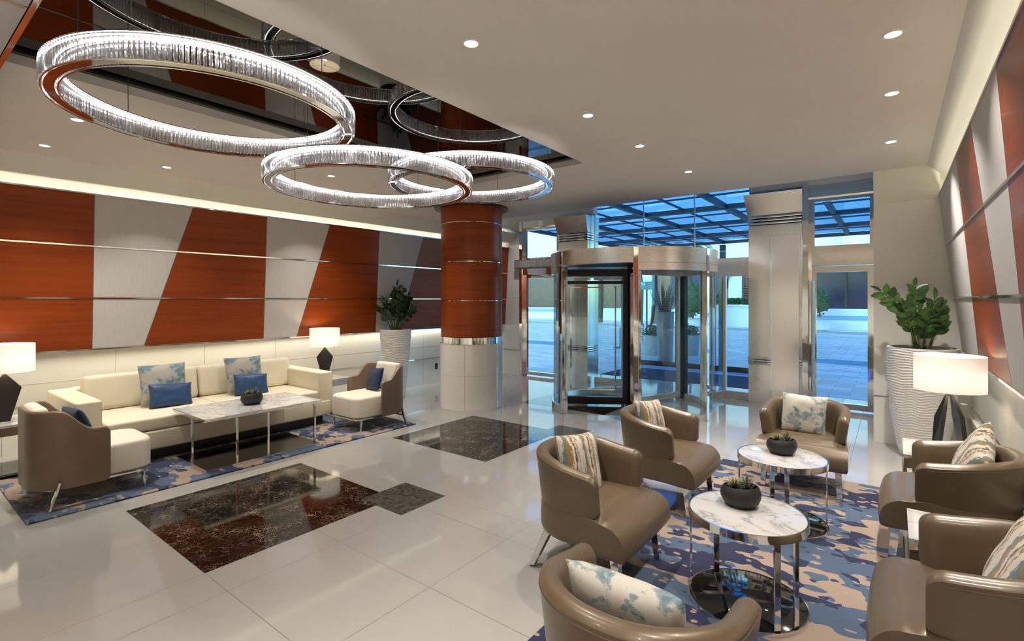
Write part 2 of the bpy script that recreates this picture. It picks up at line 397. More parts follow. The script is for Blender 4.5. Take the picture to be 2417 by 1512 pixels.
# sloping coves
pxb = lambda y: -7.13 + (y-1)*.0262      # panel foot line (left)
pxx = lambda y, z: pxb(y) + (z-1.10)*.0607
b = BM()
loft(b, [[(xe(y), y, 3.1), (xe(y), y, 3.16), (pxx(y,2.86)-.2, y, 3.16), (pxx(y,2.86)-.2, y, 2.86), (pxx(y,2.84)-.13, y, 2.86)] for y in (-5, 2, 6.97)])
loft(b, [[(-6.52, y, 3.1), (-6.52, y, 3.16), (pxx(y,2.86)-.2, y, 3.16), (pxx(y,2.86)-.2, y, 2.86), (pxx(y,2.84)-.13, y, 2.86)] for y in (6.97, 8.9)])
struct('trim_2', b, COVE, smooth=False)
b = BM(); loft(b, [[(.287,y,3.1), (.287,y,3.16), (.9,y,3.16), (.9,y,2.88), (.56,y,2.88)] for y in (-5, 7.3)]); struct('trim_3', b, COVE, smooth=False)
b = BM(); loft(b, [[(x,6.95,3.1), (x,6.95,3.16), (x,7.5,3.16), (x,7.5,2.77), (x,7.185,2.77)] for x in (-.18, .4)]); struct('trim_4', b, COVE, smooth=False)

# left wall: wainscot + leaning panels
wxl = lambda y: -7.278 + .0262*(y-6.38)
wall_l = sroot('wall_left')
b = BM(); loft(b, [[(wxl(y), y, 0), (wxl(y), y, 1.35), (wxl(y)-.2, y, 1.35), (wxl(y)-.2, y, 0)] for y in (-5, 9.0)]); obj('wainscot', b, WPANEL, wall_l, smooth=False)
b = BM(); loft(b, [[(wxl(y)-.02, y, 1.2), (wxl(y)-.02, y, 3.72), (wxl(y)-.25, y, 3.72), (wxl(y)-.25, y, 1.2)] for y in (-5, 9.0)]); obj('wall_backing', b, COVE, wall_l, smooth=False)
b = BM()
for k in range(14):
    y = -3.9 + k*.96; box(b, wxl(y)-.01, wxl(y)+.0015, y-.002, y+.002, 0, 1.2)
loft(b, [[(wxl(y)+.001, y, z) for z in (.735,.739)] + [(wxl(y)-.01, y, z) for z in (.739,.735)] for y in (-5, 9)])
obj('panel_joint', b, simple('joint_grey', (.35,.34,.31), .6, var=.1), wall_l, smooth=False)
b = BM(); loft(b, [[(wxl(y)+.004, y, z) for z in (.497,.512)] + [(wxl(y)-.01, y, z) for z in (.512,.497)] for y in (-5, 9)]); obj('chrome_strip', b, CHROME, wall_l, smooth=False)
ZR = [1.10, 1.672, 2.248, 2.82]
def lerp(a, b_, t): return a + (b_-a)*t
def panel_mesh(fx, y00, y01, y10, y11, z0, z1, th):
    """quad from (y00..y01 at z0) to (y10..y11 at z1)"""
    bm = BM(); g = .004
    sgn = 1 if y01 > y00 else -1
    P = [(y00+g*sgn, z0+.008), (y01-g*sgn, z0+.008), (y11-g*sgn, z1-.008), (y10+g*sgn, z1-.008)]
    loft(bm, [[(fx(y, z), y, z) for y, z in P], [(fx(y, z)-th, y, z) for y, z in P]]); return bm
seams = []   # (top y, bottom y)
for k in range(-3, 5):
    v = 1.575 + 1.885*k
    seams.append((v, v)); seams.append((v+.965, v+.485))
for i in range(len(seams)-1):
    (t0, b0), (t1, b1) = seams[i], seams[i+1]
    if b0 > 8.8: break
    for z0, z1 in zip(ZR, ZR[1:]):
        f0, f1 = (z0-1.1)/1.72, (z1-1.1)/1.72
        cl = lambda q: min(q, 8.88)
        bm = panel_mesh(pxx, cl(lerp(b0,t0,f0)), cl(lerp(b1,t1,f0)), cl(lerp(b0,t0,f1)), cl(lerp(b1,t1,f1)), z0, z1, .03)
        obj('silver_panel' if i % 2 == 0 else 'wood_panel', bm, GREYP if i % 2 == 0 else WOOD, wall_l, smooth=False)
for z in ZR:
    b = BM(); loft(b, [[(pxx(y,z)+.006, y, z-.008), (pxx(y,z)+.006, y, z+.008), (pxx(y,z)-.04, y, z+.008), (pxx(y,z)-.04, y, z-.008)] for y in (-5, 8.9)]); obj('chrome_strip', b, CHROME, wall_l, smooth=False)
for t, bt in seams:
    if bt < 8.8 and t > -4.9:
        b = BM(); bar(b, (pxx(bt,1.1)-.012, bt, 1.1), (pxx(t,2.82)-.012, t, 2.82), .007, .02, (1,0,0)); obj('seam_trim', b, GRILLE, wall_l, smooth=False)
# right wall
wall_r = sroot('wall_right')
rxx = lambda y, z: .395 + (2.785-z)*.1159
b = BM(); box(b, .66, .9, -5, 7.3, 0, 1.3); obj('wainscot', b, WPANEL, wall_r, smooth=False)
b = BM(); box(b, .68, .9, -5, 7.3, 1.3, 3.16); obj('wall_backing', b, COVE, wall_r, smooth=False)
b = BM(); box(b, .655, .67, -5, 7.2, .525, .54); obj('chrome_strip', b, CHROME, wall_r, smooth=False)
b = BM(); box(b, .635, .67, -5, 7.2, .40, .43); obj('dado_ledge', b, WPANEL, wall_r, smooth=False)
rs = [(7.185,7.185), (5.28,5.85), (4.34,4.37), (3.34,3.85), (2.43,2.45), (1.43,1.95), (.5,.52), (-.5,.02), (-1.4,-1.4), (-2.4,-1.9), (-3.3,-3.3), (-4.3,-3.8)]
for i in range(len(rs)-1):
    (t0, b0), (t1, b1) = rs[i], rs[i+1]
    for z0, z1 in zip(ZR, ZR[1:]):
        z1 = min(z1, 2.785); f0, f1 = (z0-1.1)/1.685, (z1-1.1)/1.685
        bm = panel_mesh(rxx, lerp(b0,t0,f0), lerp(b1,t1,f0), lerp(b0,t0,f1), lerp(b1,t1,f1), z0, z1, -.03)
        obj('silver_panel' if i % 2 == 0 else 'wood_panel', bm, GREYP if i % 2 == 0 else WOOD, wall_r, smooth=False)
    if i:
        b = BM(); bar(b, (rxx(0,1.1)+.012, b0, 1.1), (rxx(0,2.785)+.012, t0, 2.785), .007, .02, (1,0,0)); obj('seam_trim', b, GRILLE, wall_r, smooth=False)
for z in (1.10, 1.672, 2.248, 2.785):
    b = BM(); loft(b, [[(rxx(y,z)-.007, y, z-.009), (rxx(y,z)-.007, y, z+.009), (rxx(y,z)+.04, y, z+.009), (rxx(y,z)+.04, y, z-.009)] for y in (-5, 7.185)]); obj('chrome_strip', b, CHROME, wall_r, smooth=False)
# wall block right of the doors, with panel joints
b = BM()
for z0, z1 in ((0,.528),(.545,1.105),(1.11,1.662),(1.667,2.224),(2.229,2.775),(2.78,3.6)): box(b, -.18, 1.0, 7.19, 9.0, z0, z1)
box(b, -.176, 1.0, 7.194, 9.0, 0, 3.6)
we = struct('wall_end', b, WPANEL, smooth=False)
b = BM(); box(b, -.183, .7, 7.188, 7.3, .529, .544); obj('chrome_strip', b, CHROME, we, smooth=False)
b = BM(); box(b, -7.9, 1.0, -5.1, -5, 0, 3.72); struct('wall_back', b, WPANEL, smooth=False)
# soffit close on the upper left
sof = sroot('ceiling_soffit')
b = BM(); box(b, -3.05, -2.0, -4, .452, 2.95, 3.1); box(b, -3.78, -3.06, -4, .452, 2.95, 3.1); box(b, -4.6, -3.79, -4, .452, 2.95, 3.1); box(b, -7.2, -4.61, -4, .452, 2.95, 3.1); obj('soffit_panel', b, GREYP, sof, smooth=False)
b = BM(); box(b, -7.2, -2.0, .455, .478, 2.945, 3.1); box(b, -3.062, -3.048, -4, .44, 2.94, 2.97); box(b, -3.792, -3.778, -4, .44, 2.94, 2.97); obj('soffit_edge', b, CHROME, sof, smooth=False)

# ---------------------------------------------------- entrance wall
YE = 8.9
went = sroot('wall_entrance')
b = BM()
for z0, z1 in ((0,.55),(.556,1.115),(1.12,1.70),(1.705,2.28),(2.285,2.87)): box(b, -7.5, -6.53, YE-.1, YE+.1, z0, z1)
box(b, -7.5, -6.531, YE-.096, YE+.1, 0, 2.87); obj('white_panel', b, WPANEL, went, smooth=False)
b = BM(); box(b, -7.5, -6.531, YE-.08, YE+.1, 2.87, 3.72); box(b, -6.531, -4.72, YE-.08, YE+.1, 3.36, 3.72); box(b, -4.72, -1.87, YE-.08, YE+.1, 3.62, 3.72); box(b, -1.87, -.18, YE-.08, YE+.1, 3.40, 3.72)
obj('plaster', b, PLASTER, went, smooth=False)
b = BM(); box(b, -7.2, -6.53, YE-.108, YE-.09, .55, .565); obj('chrome_strip', b, CHROME, went, smooth=False)
def glazed(name, x0, x1, y, z0, z1, fw, fd, mat=CHROME, mull=(), rails=(), gm=GLASS, parent=None):
    root = parent or sroot(name)
    b = BM(); box(b, x0, x0+fw, y-fd, y+fd, z0, z1); box(b, x1-fw, x1, y-fd, y+fd, z0, z1); box(b, x0+fw, x1-fw, y-fd, y+fd, z1-fw, z1); box(b, x0+fw, x1-fw, y-fd, y+fd, z0, z0+fw)
    for m_, w_ in mull: box(b, m_-w_/2, m_+w_/2, y-fd*.8, y+fd*.8, z0+fw, z1-fw)
    for m_, w_ in rails: box(b, x0+fw, x1-fw, y-fd*.8, y+fd*.8, m_-w_/2, m_+w_/2)
    obj('door_frame' if 'door' in name else 'window_frame', b, mat, root, smooth=False)
    b = BM(); box(b, x0+fw*.9, x1-fw*.9, y-.004, y+.004, z0+fw*.9, z1-fw*.9); obj('glass_pane', b, gm, root, smooth=False)
    return root
# right-hand hinged door + transom
d1 = glazed('door_1', -1.02, -.21, 8.97, .02, 2.16, .085, .03)
b = BM(); tube(b, [(-.98,8.88,.25), (-.98,8.88,1.95)], .02, 12)
for z in (.35, 1.85): tube(b, [(-.98,8.88,z), (-.98,8.96,z)], .012, 8)
obj('door_handle', b, STEEL, d1)
b = BM(); box(b, -.94, -.29, 8.958, 8.962, 1.345, 1.415); box(b, -.94, -.29, 8.958, 8.962, .68, .75); obj('safety_stripe', b, glass('frosted_band', (.6,.75,.85), .4), d1, smooth=False)
b = BM(); box(b, -1.10, -1.02, 8.72, 9.05, 0, 3.4); box(b, -.21, -.181, 8.72, 9.05, 0, 3.4); box(b, -1.02, -.21, 8.92, 9.02, 2.17, 2.42); box(b, -1.02, -.21, 8.86, 9.05, 3.22, 3.4); obj('door_surround', b, CHROME, d1, smooth=False)
glazed('window_1', -1.02, -.21, 8.97, 2.42, 3.22, .06, .03)
# left-hand door + transom + air curtain
d2 = glazed('door_2', -6.46, -5.56, 8.92, .02, 2.2, .075, .03)
b = BM(); box(b, -6.53, -6.46, 8.8, 9.0, 0, 3.36); box(b, -5.56, -5.5, 8.8, 9.0, 0, 3.36); box(b, -6.46, -5.56, 8.82, 9.0, 2.2, 2.34); box(b, -6.46, -5.56, 8.82, 9.0, 3.22, 3.36); obj('door_surround', b, CHROME, d2, smooth=False)
b = BM(); box(b, -6.385, -5.64, 8.908, 8.912, 1.40, 1.47); box(b, -6.385, -5.64, 8.908, 8.912, .70, .77); obj('safety_stripe', b, MATS.get('fb') or glass('frosted_band_b', (.6,.75,.85), .4), d2, smooth=False)
glazed('window_2', -6.46, -5.56, 8.92, 2.52, 3.22, .05, .03)
t = thing('air_curtain', 'slatted grey air curtain box over the narrow glass door beside the column', 'air curtain', (-6.05, 8.72, 2.34))
b = BM(); box(b, -.52, .52, -.04, .1, 0, .18); obj('housing', b, GRILLE, t, smooth=False)
b = BM()
for k in range(34): box(b, -.5+k*.03, -.485+k*.03, -.046, -.04, .015, .165)
obj('grille', b, STEEL, t, smooth=False)
# clerestory over the revolving door and fixed glass beside it
w3 = sroot('window_3')
b = BM(); box(b, -4.75, -1.87, 8.93, 8.94, 2.36, 3.62); obj('glass_pane', b, GLASS, w3, smooth=False)
b = BM()
for x in (-4.74, -3.72, -2.78, -1.88): box(b, x-.008, x+.008, 8.925, 8.945, 2.36, 3.62)
obj('window_frame', b, STEEL, w3, smooth=False)
w4 = sroot('window_4')
b = BM(); box(b, -2.27, -1.87, 8.945, 8.955, .1, 2.05); obj('glass_pane', b, GLASS, w4, smooth=False)
b = BM(); box(b, -2.27, -1.86, 8.92, 8.98, 0, .12); box(b, -2.30, -2.25, 8.9, 8.98, 0, 2.05); bar(b, (-2.43,8.42,.06), (-2.28,8.93,.06), .05, .12); obj('window_frame', b, STEEL, w4, smooth=False)
b = BM(); loft(b, [[(-2.43,8.42,z), (-2.28,8.93,z), (-2.275,8.93,z), (-2.42,8.42,z)] for z in (.1, 2.05)]); obj('glass_pane', b, GLASS, w4, smooth=False)
b = BM(); box(b, -2.45, -1.86, 8.9, 8.96, 2.05, 2.36); obj('fascia_panel', b, STEEL, w4, smooth=False)
w5 = sroot('window_5')
b = BM(); box(b, -4.75, -4.2, 8.945, 8.955, .1, 2.05); obj('glass_pane', b, GLASS, w5, smooth=False)
b = BM(); box(b, -4.75, -4.15, 8.92, 8.98, 0, .12); box(b, -4.75, -4.0, 8.9, 8.96, 2.05, 2.36); obj('fascia_panel', b, STEEL, w5, smooth=False)
# mirrored pillars with flared caps
def pillar(label, x0, x1, yf, boxx=None):
    t = thing('chrome_pillar', label, 'pillar', ((x0+x1)/2, yf+.15, 0))
    h = (x1-x0)/2
    b = BM(); box(b, -h, h, -.15, .3, 0, .62); box(b, -h, h, -.15, .3, .74, 2.84); obj('shaft', b, MIRW, t, smooth=False)
    b = BM()
    for z in (.64,.68,.72): rbox(b, -h-.01, h+.01, -.17, .3, z-.017, z+.017, .012, 2)
    for z in (2.87,2.92,2.97): rbox(b, -h-.01, h+.01, -.175, .3, z-.02, z+.02, .012, 2)
    obj('moulding', b, CHROME, t)
    b = BM(); loft(b, [[(-h-.01,-.17,3.0),(h+.01,-.17,3.0),(h+.01,.3,3.0),(-h-.01,.3,3.0)], [(-h-.05,-.27,3.33),(h+.02,-.27,3.33),(h+.02,.3,3.33),(-h-.05,.3,3.33)]]); obj('flared_cap', b, MIRW, t, smooth=False)
    if boxx:
        b = BM(); rbox(b, boxx[0]-(x0+x1)/2, boxx[1]-(x0+x1)/2, -.24, -.14, 0, 2.66, .006, 1); obj('cover_panel', b, MIRW, t, smooth=False)
    return t
MIRW = simple('polished_cladding', (.90,.87,.82), .17, .85, var=.02, vscale=2)
pillar('tall mirror-clad pillar with flared cap between revolving door and right glass door', -1.86, -1.11, 8.74, (-1.52,-1.13))
pillar('mirror-clad pillar with flared cap between the narrow left door and the clerestory glass', -5.48, -4.80, 8.74)

# revolving door
RC = Vector((-3.24, 7.3, 0)); RR = 1.25
rv = thing('revolving_door', 'round steel and glass revolving door with drum canopy', 'revolving door', RC)
def arc(a0, a1, r, n): return [(r*cos(R(a0+(a1-a0)*i/n)), r*sin(R(a0+(a1-a0)*i/n))) for i in range(n+1)]
def curved(bm, a0, a1, r0, r1, z0, z1, n=24):
    ip, op = arc(a0, a1, r0, n), arc(a0, a1, r1, n)
    loft(bm, [[(i[0],i[1],z0), (o[0],o[1],z0), (o[0],o[1],z1), (i[0],i[1],z1)] for i, o in zip(ip, op)])
b = BM(); curved(b, 0, 360, RR-.12, RR+.005, 2.15, 2.36, 72); obj('canopy', b, MIRS if False else STEEL, rv)
b = BM(); curved(b, 297, 430, RR-.10, RR, 2.05, 2.148, 36); curved(b, 120, 241, RR-.10, RR, 2.05, 2.148, 36); obj('canopy_skirt', b, STEEL, rv)
b = BM(); lathe(b, [(RR-.13,2.34),(RR-.13,2.355)], 64, cap0=True, cap1=True); obj('canopy_roof', b, BLACKM, rv)
b = BM(); lathe(b, [(RR-.14,2.16),(RR-.14,2.18)], 64, cap0=True, cap1=True); obj('canopy_soffit', b, BROWNM, rv)
for a0, a1 in ((297.5, 428), (121, 240.5)):
    b = BM(); curved(b, a0, a1, RR-.05, RR-.04, .09, 2.05, 36); obj('curved_glass', b, GLASS, rv)
    b = BM(); curved(b, a0, a1, RR-.08, RR-.015, 0, .09, 36); obj('bottom_rail', b, STEEL, rv)
for a in (241.5, 296.6, 348, 69, 121):
    b = BM(); M = Matrix.Rotation(R(a), 4, 'Z'); w = .035 if a != 69 else .05
    rbox(b, RR-.09, RR+.012, -w, w, 0, 2.36 if a in (241.5,296.6,348) else 2.05, .006, 1, M); obj('post', b, CHROME if a != 69 else BLACKM, rv)
for a, m_ in ((212, BLACKM), (299, CHROME), (70, STEEL)):
    M = Matrix.Rotation(R(a), 4, 'Z')
    b = BM(); w = .045 if m_ == BLACKM else .025; k = .075 if m_ == BLACKM else .05
    box(b, .06, .06+k, -w, w, .03, 2.13, M); box(b, 1.13-k, 1.13, -w, w, .03, 2.13, M)
    for z0, z1 in ((.03,.14),(2.02,2.13),(1.9,1.95)) if m_ == BLACKM else ((.03,.12),(2.05,2.13)): box(b, .06+k, 1.13-k, -w, w, z0, z1, M)
    lf = obj('door_leaf', b, m_, rv, smooth=False)
    b = BM(); box(b, .06+k, 1.13-k, -.006, .006, .14, 2.0, M); obj('glass_pane', b, GLASS, lf, smooth=False)
    b = BM(); e = .02
    x0, x1, z0, z1 = .16+k, 1.02-k, .24, 1.86
    if m_ == BLACKM:
        for q in ((x0,x0+e,z0,z1),(x1-e,x1,z0,z1),(x0+e,x1-e,z0,z0+e),(x0+e,x1-e,z1-e,z1)): box(b, q[0], q[1], -.014, .014, q[2], q[3], M)
        obj('inner_trim', b, CHROME, lf, smooth=False)
    else: b.free()
b = BM(); lathe(b, [(.06,0),(.06,2.16)], 20, cap0=True, cap1=True); obj('center_shaft', b, BLACKM, rv)

# ---------------------------------------------------- column
cl = thing('column', 'round lobby column clad in cherry wood over white base', 'column', (-5.32, 5.9, 0))
b = BM(); lathe(b, [(.498,0),(.498,.505),(.494,.507),(.494,.513),(.498,.515),(.498,.985)], 72, cap1=True)
for k in range(5):
    pass
obj('white_base', b, WPANEL, cl)
b = BM()
for k in range(5):
    a = R(-60 + 72*k); M = Matrix.Rotation(a, 4, 'Z'); box(b, .49, .4995, -.002, .002, 0, .985, M)
obj('base_joint', b, MATS['joint_grey'], cl, smooth=False)
b = BM(); lathe(b, [(.49,.985),(.503,.986),(.503,.995),(.49,.997),(.49,1.085),(.48,1.09)], 72); obj('chrome_band', b, CHROME, cl)
for z0, z1 in ((1.09,1.635),(1.65,2.225),(2.24,2.82),(2.835,3.1)):
    b = BM(); lathe(b, [(.478,z0),(.484,z0+.004),(.484,z1-.004),(.478,z1)], 72); obj('wood_cladding', b, WOODC, cl)
for z in (1.635, 2.225, 2.82):
    b = BM(); lathe(b, [(.47,z),(.482,z+.001),(.482,z+.014),(.47,z+.015)], 72); obj('chrome_ring', b, CHROME, cl)
b = BM(); lathe(b, [(.48,3.075),(.58,3.075),(.58,3.099),(.48,3.099)], 72); obj('collar', b, BROWNM, cl)
t = tag(obj('wall_outlet', (lambda q: (rbox(q, -.005, .006, -.035, .035, -.06, .06, .004, 1), q)[1])(BM()), BLACKM), 'small black power outlet on the white wainscot beside the column', 'outlet'); t.location = (wxl(7.0)+.003, 7.0, .33)

# ---------------------------------------------------- chandeliers
def prism_mesh():
    b = BM(); w, d, h = .0088, .011, .132
    sec = [(-w,-.002), (w,-.002), (w,.002), (.35*w,d), (-.35*w,d), (-w,.002)]
    loft(b, [[(x*.35,y*.5,0) for x,y in sec], [(x,y,.012) for x,y in sec], [(x,y,h-.010) for x,y in sec], [(x*.5,y*.6,h) for x,y in sec]])
    me = bpy.data.meshes.new('crystal_prism'); bmesh.ops.recalc_face_normals(b, faces=b.faces); b.to_mesh(me); b.free(); me.materials.append(CRYSTAL); return me
PRISM = prism_mesh()
def chandelier(label, cx, cy, R_, z):
    t = thing('ring_chandelier', label, 'chandelier', (cx, cy, z), 0, 'crystal ring chandeliers')
    Ri = R_ - .068
    b = BM(); lathe(b, [(R_-.012,.004),(Ri+.012,.004),(Ri+.012,.012),(R_-.012,.012),(R_-.012,.004)], 96); obj('underside_channel', b, CHANNEL, t)
    b = BM(); lathe(b, [(R_-.014,.125),(Ri+.014,.125),(Ri+.014,.134),(R_-.014,.134),(R_-.014,.125)], 96); obj('top_plate', b, GRILLE, t)
    b = BM(); lathe(b, [(R_-.010,.117),(R_-.015,.117),(R_-.015,.124),(R_-.010,.124),(R_-.010,.117)], 96); lathe(b, [(Ri+.010,.117),(Ri+.015,.117),(Ri+.015,.124),(Ri+.010,.124),(Ri+.010,.117)], 96); obj('led_strip', b, LED, t)
    b = BM()
    for r, zz in ((R_,.0),(R_,.128),(Ri,.0),(Ri,.128)): lathe(b, [(r-.004,zz),(r+.004,zz),(r+.004,zz+.006),(r-.004,zz+.006),(r-.004,zz)], 96)
    obj('rim_wire', b, CHROME, t)
    spots = []
    no = int(2*pi*R_/.0238); ni = int(2*pi*Ri/.0238)
    for k in range(no): spots.append((R_, 2*pi*k/no, 1))
    for k in range(ni): spots.append((Ri, 2*pi*k/ni, -1))
    def dist(s):
        x, y = cx+s[0]*cos(s[1]), cy+s[0]*sin(s[1]); return math.hypot(x, y) + (0 if s[2]*(x*cos(s[1])+y*sin(s[1])) < 0 else .9)
    spots.sort(key=dist)
    for s in spots[:100]:
        o = bpy.data.objects.new('crystal_prism', PRISM); COL.objects.link(o); o.parent = t
        o.location = (s[0]*cos(s[1]), s[0]*sin(s[1]), .001); o.rotation_euler = (0,0,s[1] - pi/2 + (pi if s[2] < 0 else 0))
    b = BM(); src = BM(); src.from_mesh(PRISM)
    for s in spots[100:]:
        M = Matrix.Translation((s[0]*cos(s[1]), s[0]*sin(s[1]), .001)) @ Matrix.Rotation(s[1]-pi/2+(pi if s[2] < 0 else 0), 4, 'Z')
        q = src.copy(); q.transform(M); merge(b, q)
    src.free(); o = obj('crystal_prisms', b, CRYSTAL, t, smooth=False, recalc=False); o['kind'] = 'stuff'
    for a in (20, 110, 200, 290):
        b = BM(); r = R_-.034; tube(b, [(r*cos(R(a)), r*sin(R(a)), .13), (r*cos(R(a)), r*sin(R(a)), 3.19-z)], .0022, 6); obj('suspension_cable', b, CABLE, t)
chandelier('largest-looking crystal ring chandelier, the near one at the upper left', -3.305, 1.338, .797, 2.75)
chandelier('lowest crystal ring chandelier, hanging between the other two rings', -3.553, 2.677, .846, 2.59)
chandelier('farthest crystal ring chandelier, hanging in front of the column top', -3.357, 3.733, .81, 2.778)

# ---------------------------------------------------- downlights
DL = [(-1.893,2.096,'recessed downlight in the main ceiling nearest the chandelier opening, largest of its row'),
 (-1.902,3.47,'second recessed downlight of the row beside the chandelier opening'), (-1.892,4.45,'third recessed downlight of the row beside the chandelier opening'),
 (-1.836,5.68,'recessed downlight nearest the clerestory window, last of its row'), (0.0,3.42,'recessed downlight nearest the camera along the right cove'),
 (-.007,4.395,'middle recessed downlight along the right cove'), (-.015,5.73,'recessed downlight along the right cove nearest the glass door'),
 (-6.32,1.05,'recessed downlight above the white cove beside the lamp end of the sofa wall'), (-6.29,2.03,'recessed downlight above the second wood panel of the sofa wall'),
 (-5.21,3.34,'recessed downlight seen through the lowest chandelier ring'), (-5.21,1.06,'recessed downlight seen just below the near chandelier ring')]
b = BM(); lathe(b, [(.037,.0),(.040,-.004),(.048,-.004),(.050,.001)], 32); ringm = obj('trim_ring', b, SIGNW)
b = BM(); lathe(b, [(.038,0),(.03,.0005),(.02,.0005)], 24, cap1=True); lensm = obj('lens', b, LAMPL)
for i, (x, y, lab) in enumerate(DL):
    t = thing('downlight', lab, 'downlight', (x, y, 3.1), 0, 'recessed ceiling downlights')
    for j, s in enumerate((ringm, lensm)):
        o = s if i == 0 else s.copy()
        if i: COL.objects.link(o)
        o.parent = t; o.location = (0,0,-.001 - .002*j)
def area(name, loc, size, power, col=(1,.935,.85), rot=(0,0,0), sy=None, spread=125):
    l = bpy.data.lights.new(name, 'AREA'); l.energy = power; l.color = col; l.spread = R(spread)
    if sy: l.shape = 'RECTANGLE'; l.size = size; l.size_y = sy
    else: l.shape = 'DISK'; l.size = size
    o = bpy.data.objects.new(name, l); COL.objects.link(o); o.location = loc; o.rotation_euler = rot; return o
PW = 10.5
extra = [(-1.89,.7),(-1.89,-.7),(-1.89,-2.1),(0,2.2),(0,.9),(0,-.6),(0,-2),(-5.21,-.3),(-5.21,-1.8),(-6.3,-.2),(-6.3,-1.6),(-6.3,4.0),(-5.21,4.5),(-3.4,-2.6),(-3.4,-4.2),(-5.2,-3.6),(-1.2,-3.6),(0,-3.4),(-6.4,-3.2)]  # added lamps without fixtures: out-of-view fill, and two behind the rings for the column
for x, y in [(d[0], d[1]) for d in DL] + extra: area('downlight_or_fill', (x, y, 3.092), .066, PW*(2.2 if y < 0 else 2.2 if y > 5 else 1), spread=97)
# led profile hidden in the panel foot, washing the wainscot
area('cove_led', (pxx(2,1.1)-.12, 2.0, 1.12), .04, 30, (1,.92,.75), (0, 0, 0), 13.5)
area('cove_led', (.63, 1.0, 1.12), .03, 18, (1,.92,.77), (0, 0, 0), 12)

# led lines hidden behind the panel heads, lighting the sloping coves
lo = area('cove_led', (pxx(2,2.5)-.13, 2.0, 2.5), .05, 46, (1,.93,.76), (pi, 0, 0), 13.5, 170); lo.rotation_euler = (pi, 0, -math.atan(.0262))
area('cove_led', (.53, 1.0, 2.52), .05, 40, (1,.93,.76), (pi, 0, 0), 12, 170)
for x in (-6.0, -3.3, -.9): area('downlight_or_fill', (x, 8.0, 3.70), .12, 12, (.95,.97,1), spread=110)  # added fill lamps, hidden above the ceiling edge, brightening the entrance wall
# ---------------------------------------------------- rugs
b = BM(); rbox(b, -6.45, -5.04, .74, 4.49, .001, .014, .004, 1); tag(obj('rug', b, RUG), 'long blue and beige patterned rug under the cream sofa group', 'rug')
b = BM(); rbox(b, -1.40, .055, .3, 5.42, .001, .014, .004, 1); tag(obj('rug', b, RUG), 'blue and beige patterned rug under the tub chairs', 'rug')
ZG = .0145
# ---------------------------------------------------- sofa
sf = thing('sofa', 'long cream leather sofa against the white wainscot', 'sofa', (-6.5, 2.525, .0145))
X = lambda v: v + 6.5
Y = lambda v: v - 2.525
b = BM(); rbox(b, X(-7.08), X(-5.95), Y(1.24), Y(3.81), .12, .31, .02, 3); obj('base', b, CREAM, sf)
b = BM(); box(b, X(-7.0), X(-6.05), Y(1.3), Y(3.75), 0, .12); box(b, X(-7.0), X(-6.47), Y(1.3), Y(3.75), -.0145, .01); obj('plinth', b, BLACKM, sf, smooth=False)
for y0, y1 in ((1.2,1.40),(3.65,3.85)):
    b = BM(); rbox(b, X(-7.1), X(-5.97), Y(y0), Y(y1), .13, .685, .025, 4); obj('arm', b, CREAM, sf)
b = BM(); rbox(b, X(-7.12), X(-6.93), Y(1.38), Y(3.67), .13, .69, .025, 4); obj('back', b, CREAM, sf)
for y0, y1 in ((1.405,2.52),(2.53,3.645)):
    b = BM(); rbox(b, X(-6.95), X(-5.955), Y(y0), Y(y1), .315, .45, .035, 4); obj('seat_cushion', b, CREAM, sf)
for y0, y1 in ((1.43,2.52),(2.53,3.70)):
    M = Matrix.Translation((X(-6.83), 0, .44)) @ Matrix.Rotation(R(-9), 4, 'Y')
    b = BM(); rbox(b, -.09, .10, Y(y0), Y(y1), .0, .385, .06, 5, M); obj('back_cushion', b, CREAM, sf)

# ---------------------------------------------------- pillows
def pillow(name, label, loc, w, h, t, mat, yaw, tilt, roll=0, group=None, kind='cushion', seed=0):
    n = 22; b = BM(); grid = {}
    for side in (1, -1):
        for i in range(n+1):
            for j in range(n+1):
                u, v = 2*i/n-1, 2*j/n-1
                edge = i in (0,n) or j in (0,n)
                k = max(0, (1-u**4)*(1-v**4))**.55
                pin = 1 - .055*(1-abs(v)**2)*abs(u)**3*1.0; pin2 = 1 - .055*(1-abs(u)**2)*abs(v)**3
                x = u*w/2*pin; z = v*h/2*pin2
                wr = .006*noise.noise(Vector((u*2.3+seed, v*2.3, seed*1.7)))*k
                y = side*(t/2*k + wr) 
                if edge and side == -1: grid[(side,i,j)] = grid[(1,i,j)]
                else: grid[(side,i,j)] = b.verts.new((x, y, z))
    for side in (1,-1):
        for i in range(n):
            for j in range(n):
                q = [grid[(side,i,j)], grid[(side,i+1,j)], grid[(side,i+1,j+1)], grid[(side,i,j+1)]]
                b.faces.new(q if side == -1 else q[::-1])
    o = obj(name, b, mat, None, ang=80)
    M = Matrix.Translation(loc) @ Matrix.Rotation(R(yaw), 4, 'Z') @ Matrix.Rotation(R(tilt), 4, 'X') @ Matrix.Rotation(R(roll), 4, 'Y')
    o.matrix_world = M
    tag(o, label, kind, group); return o
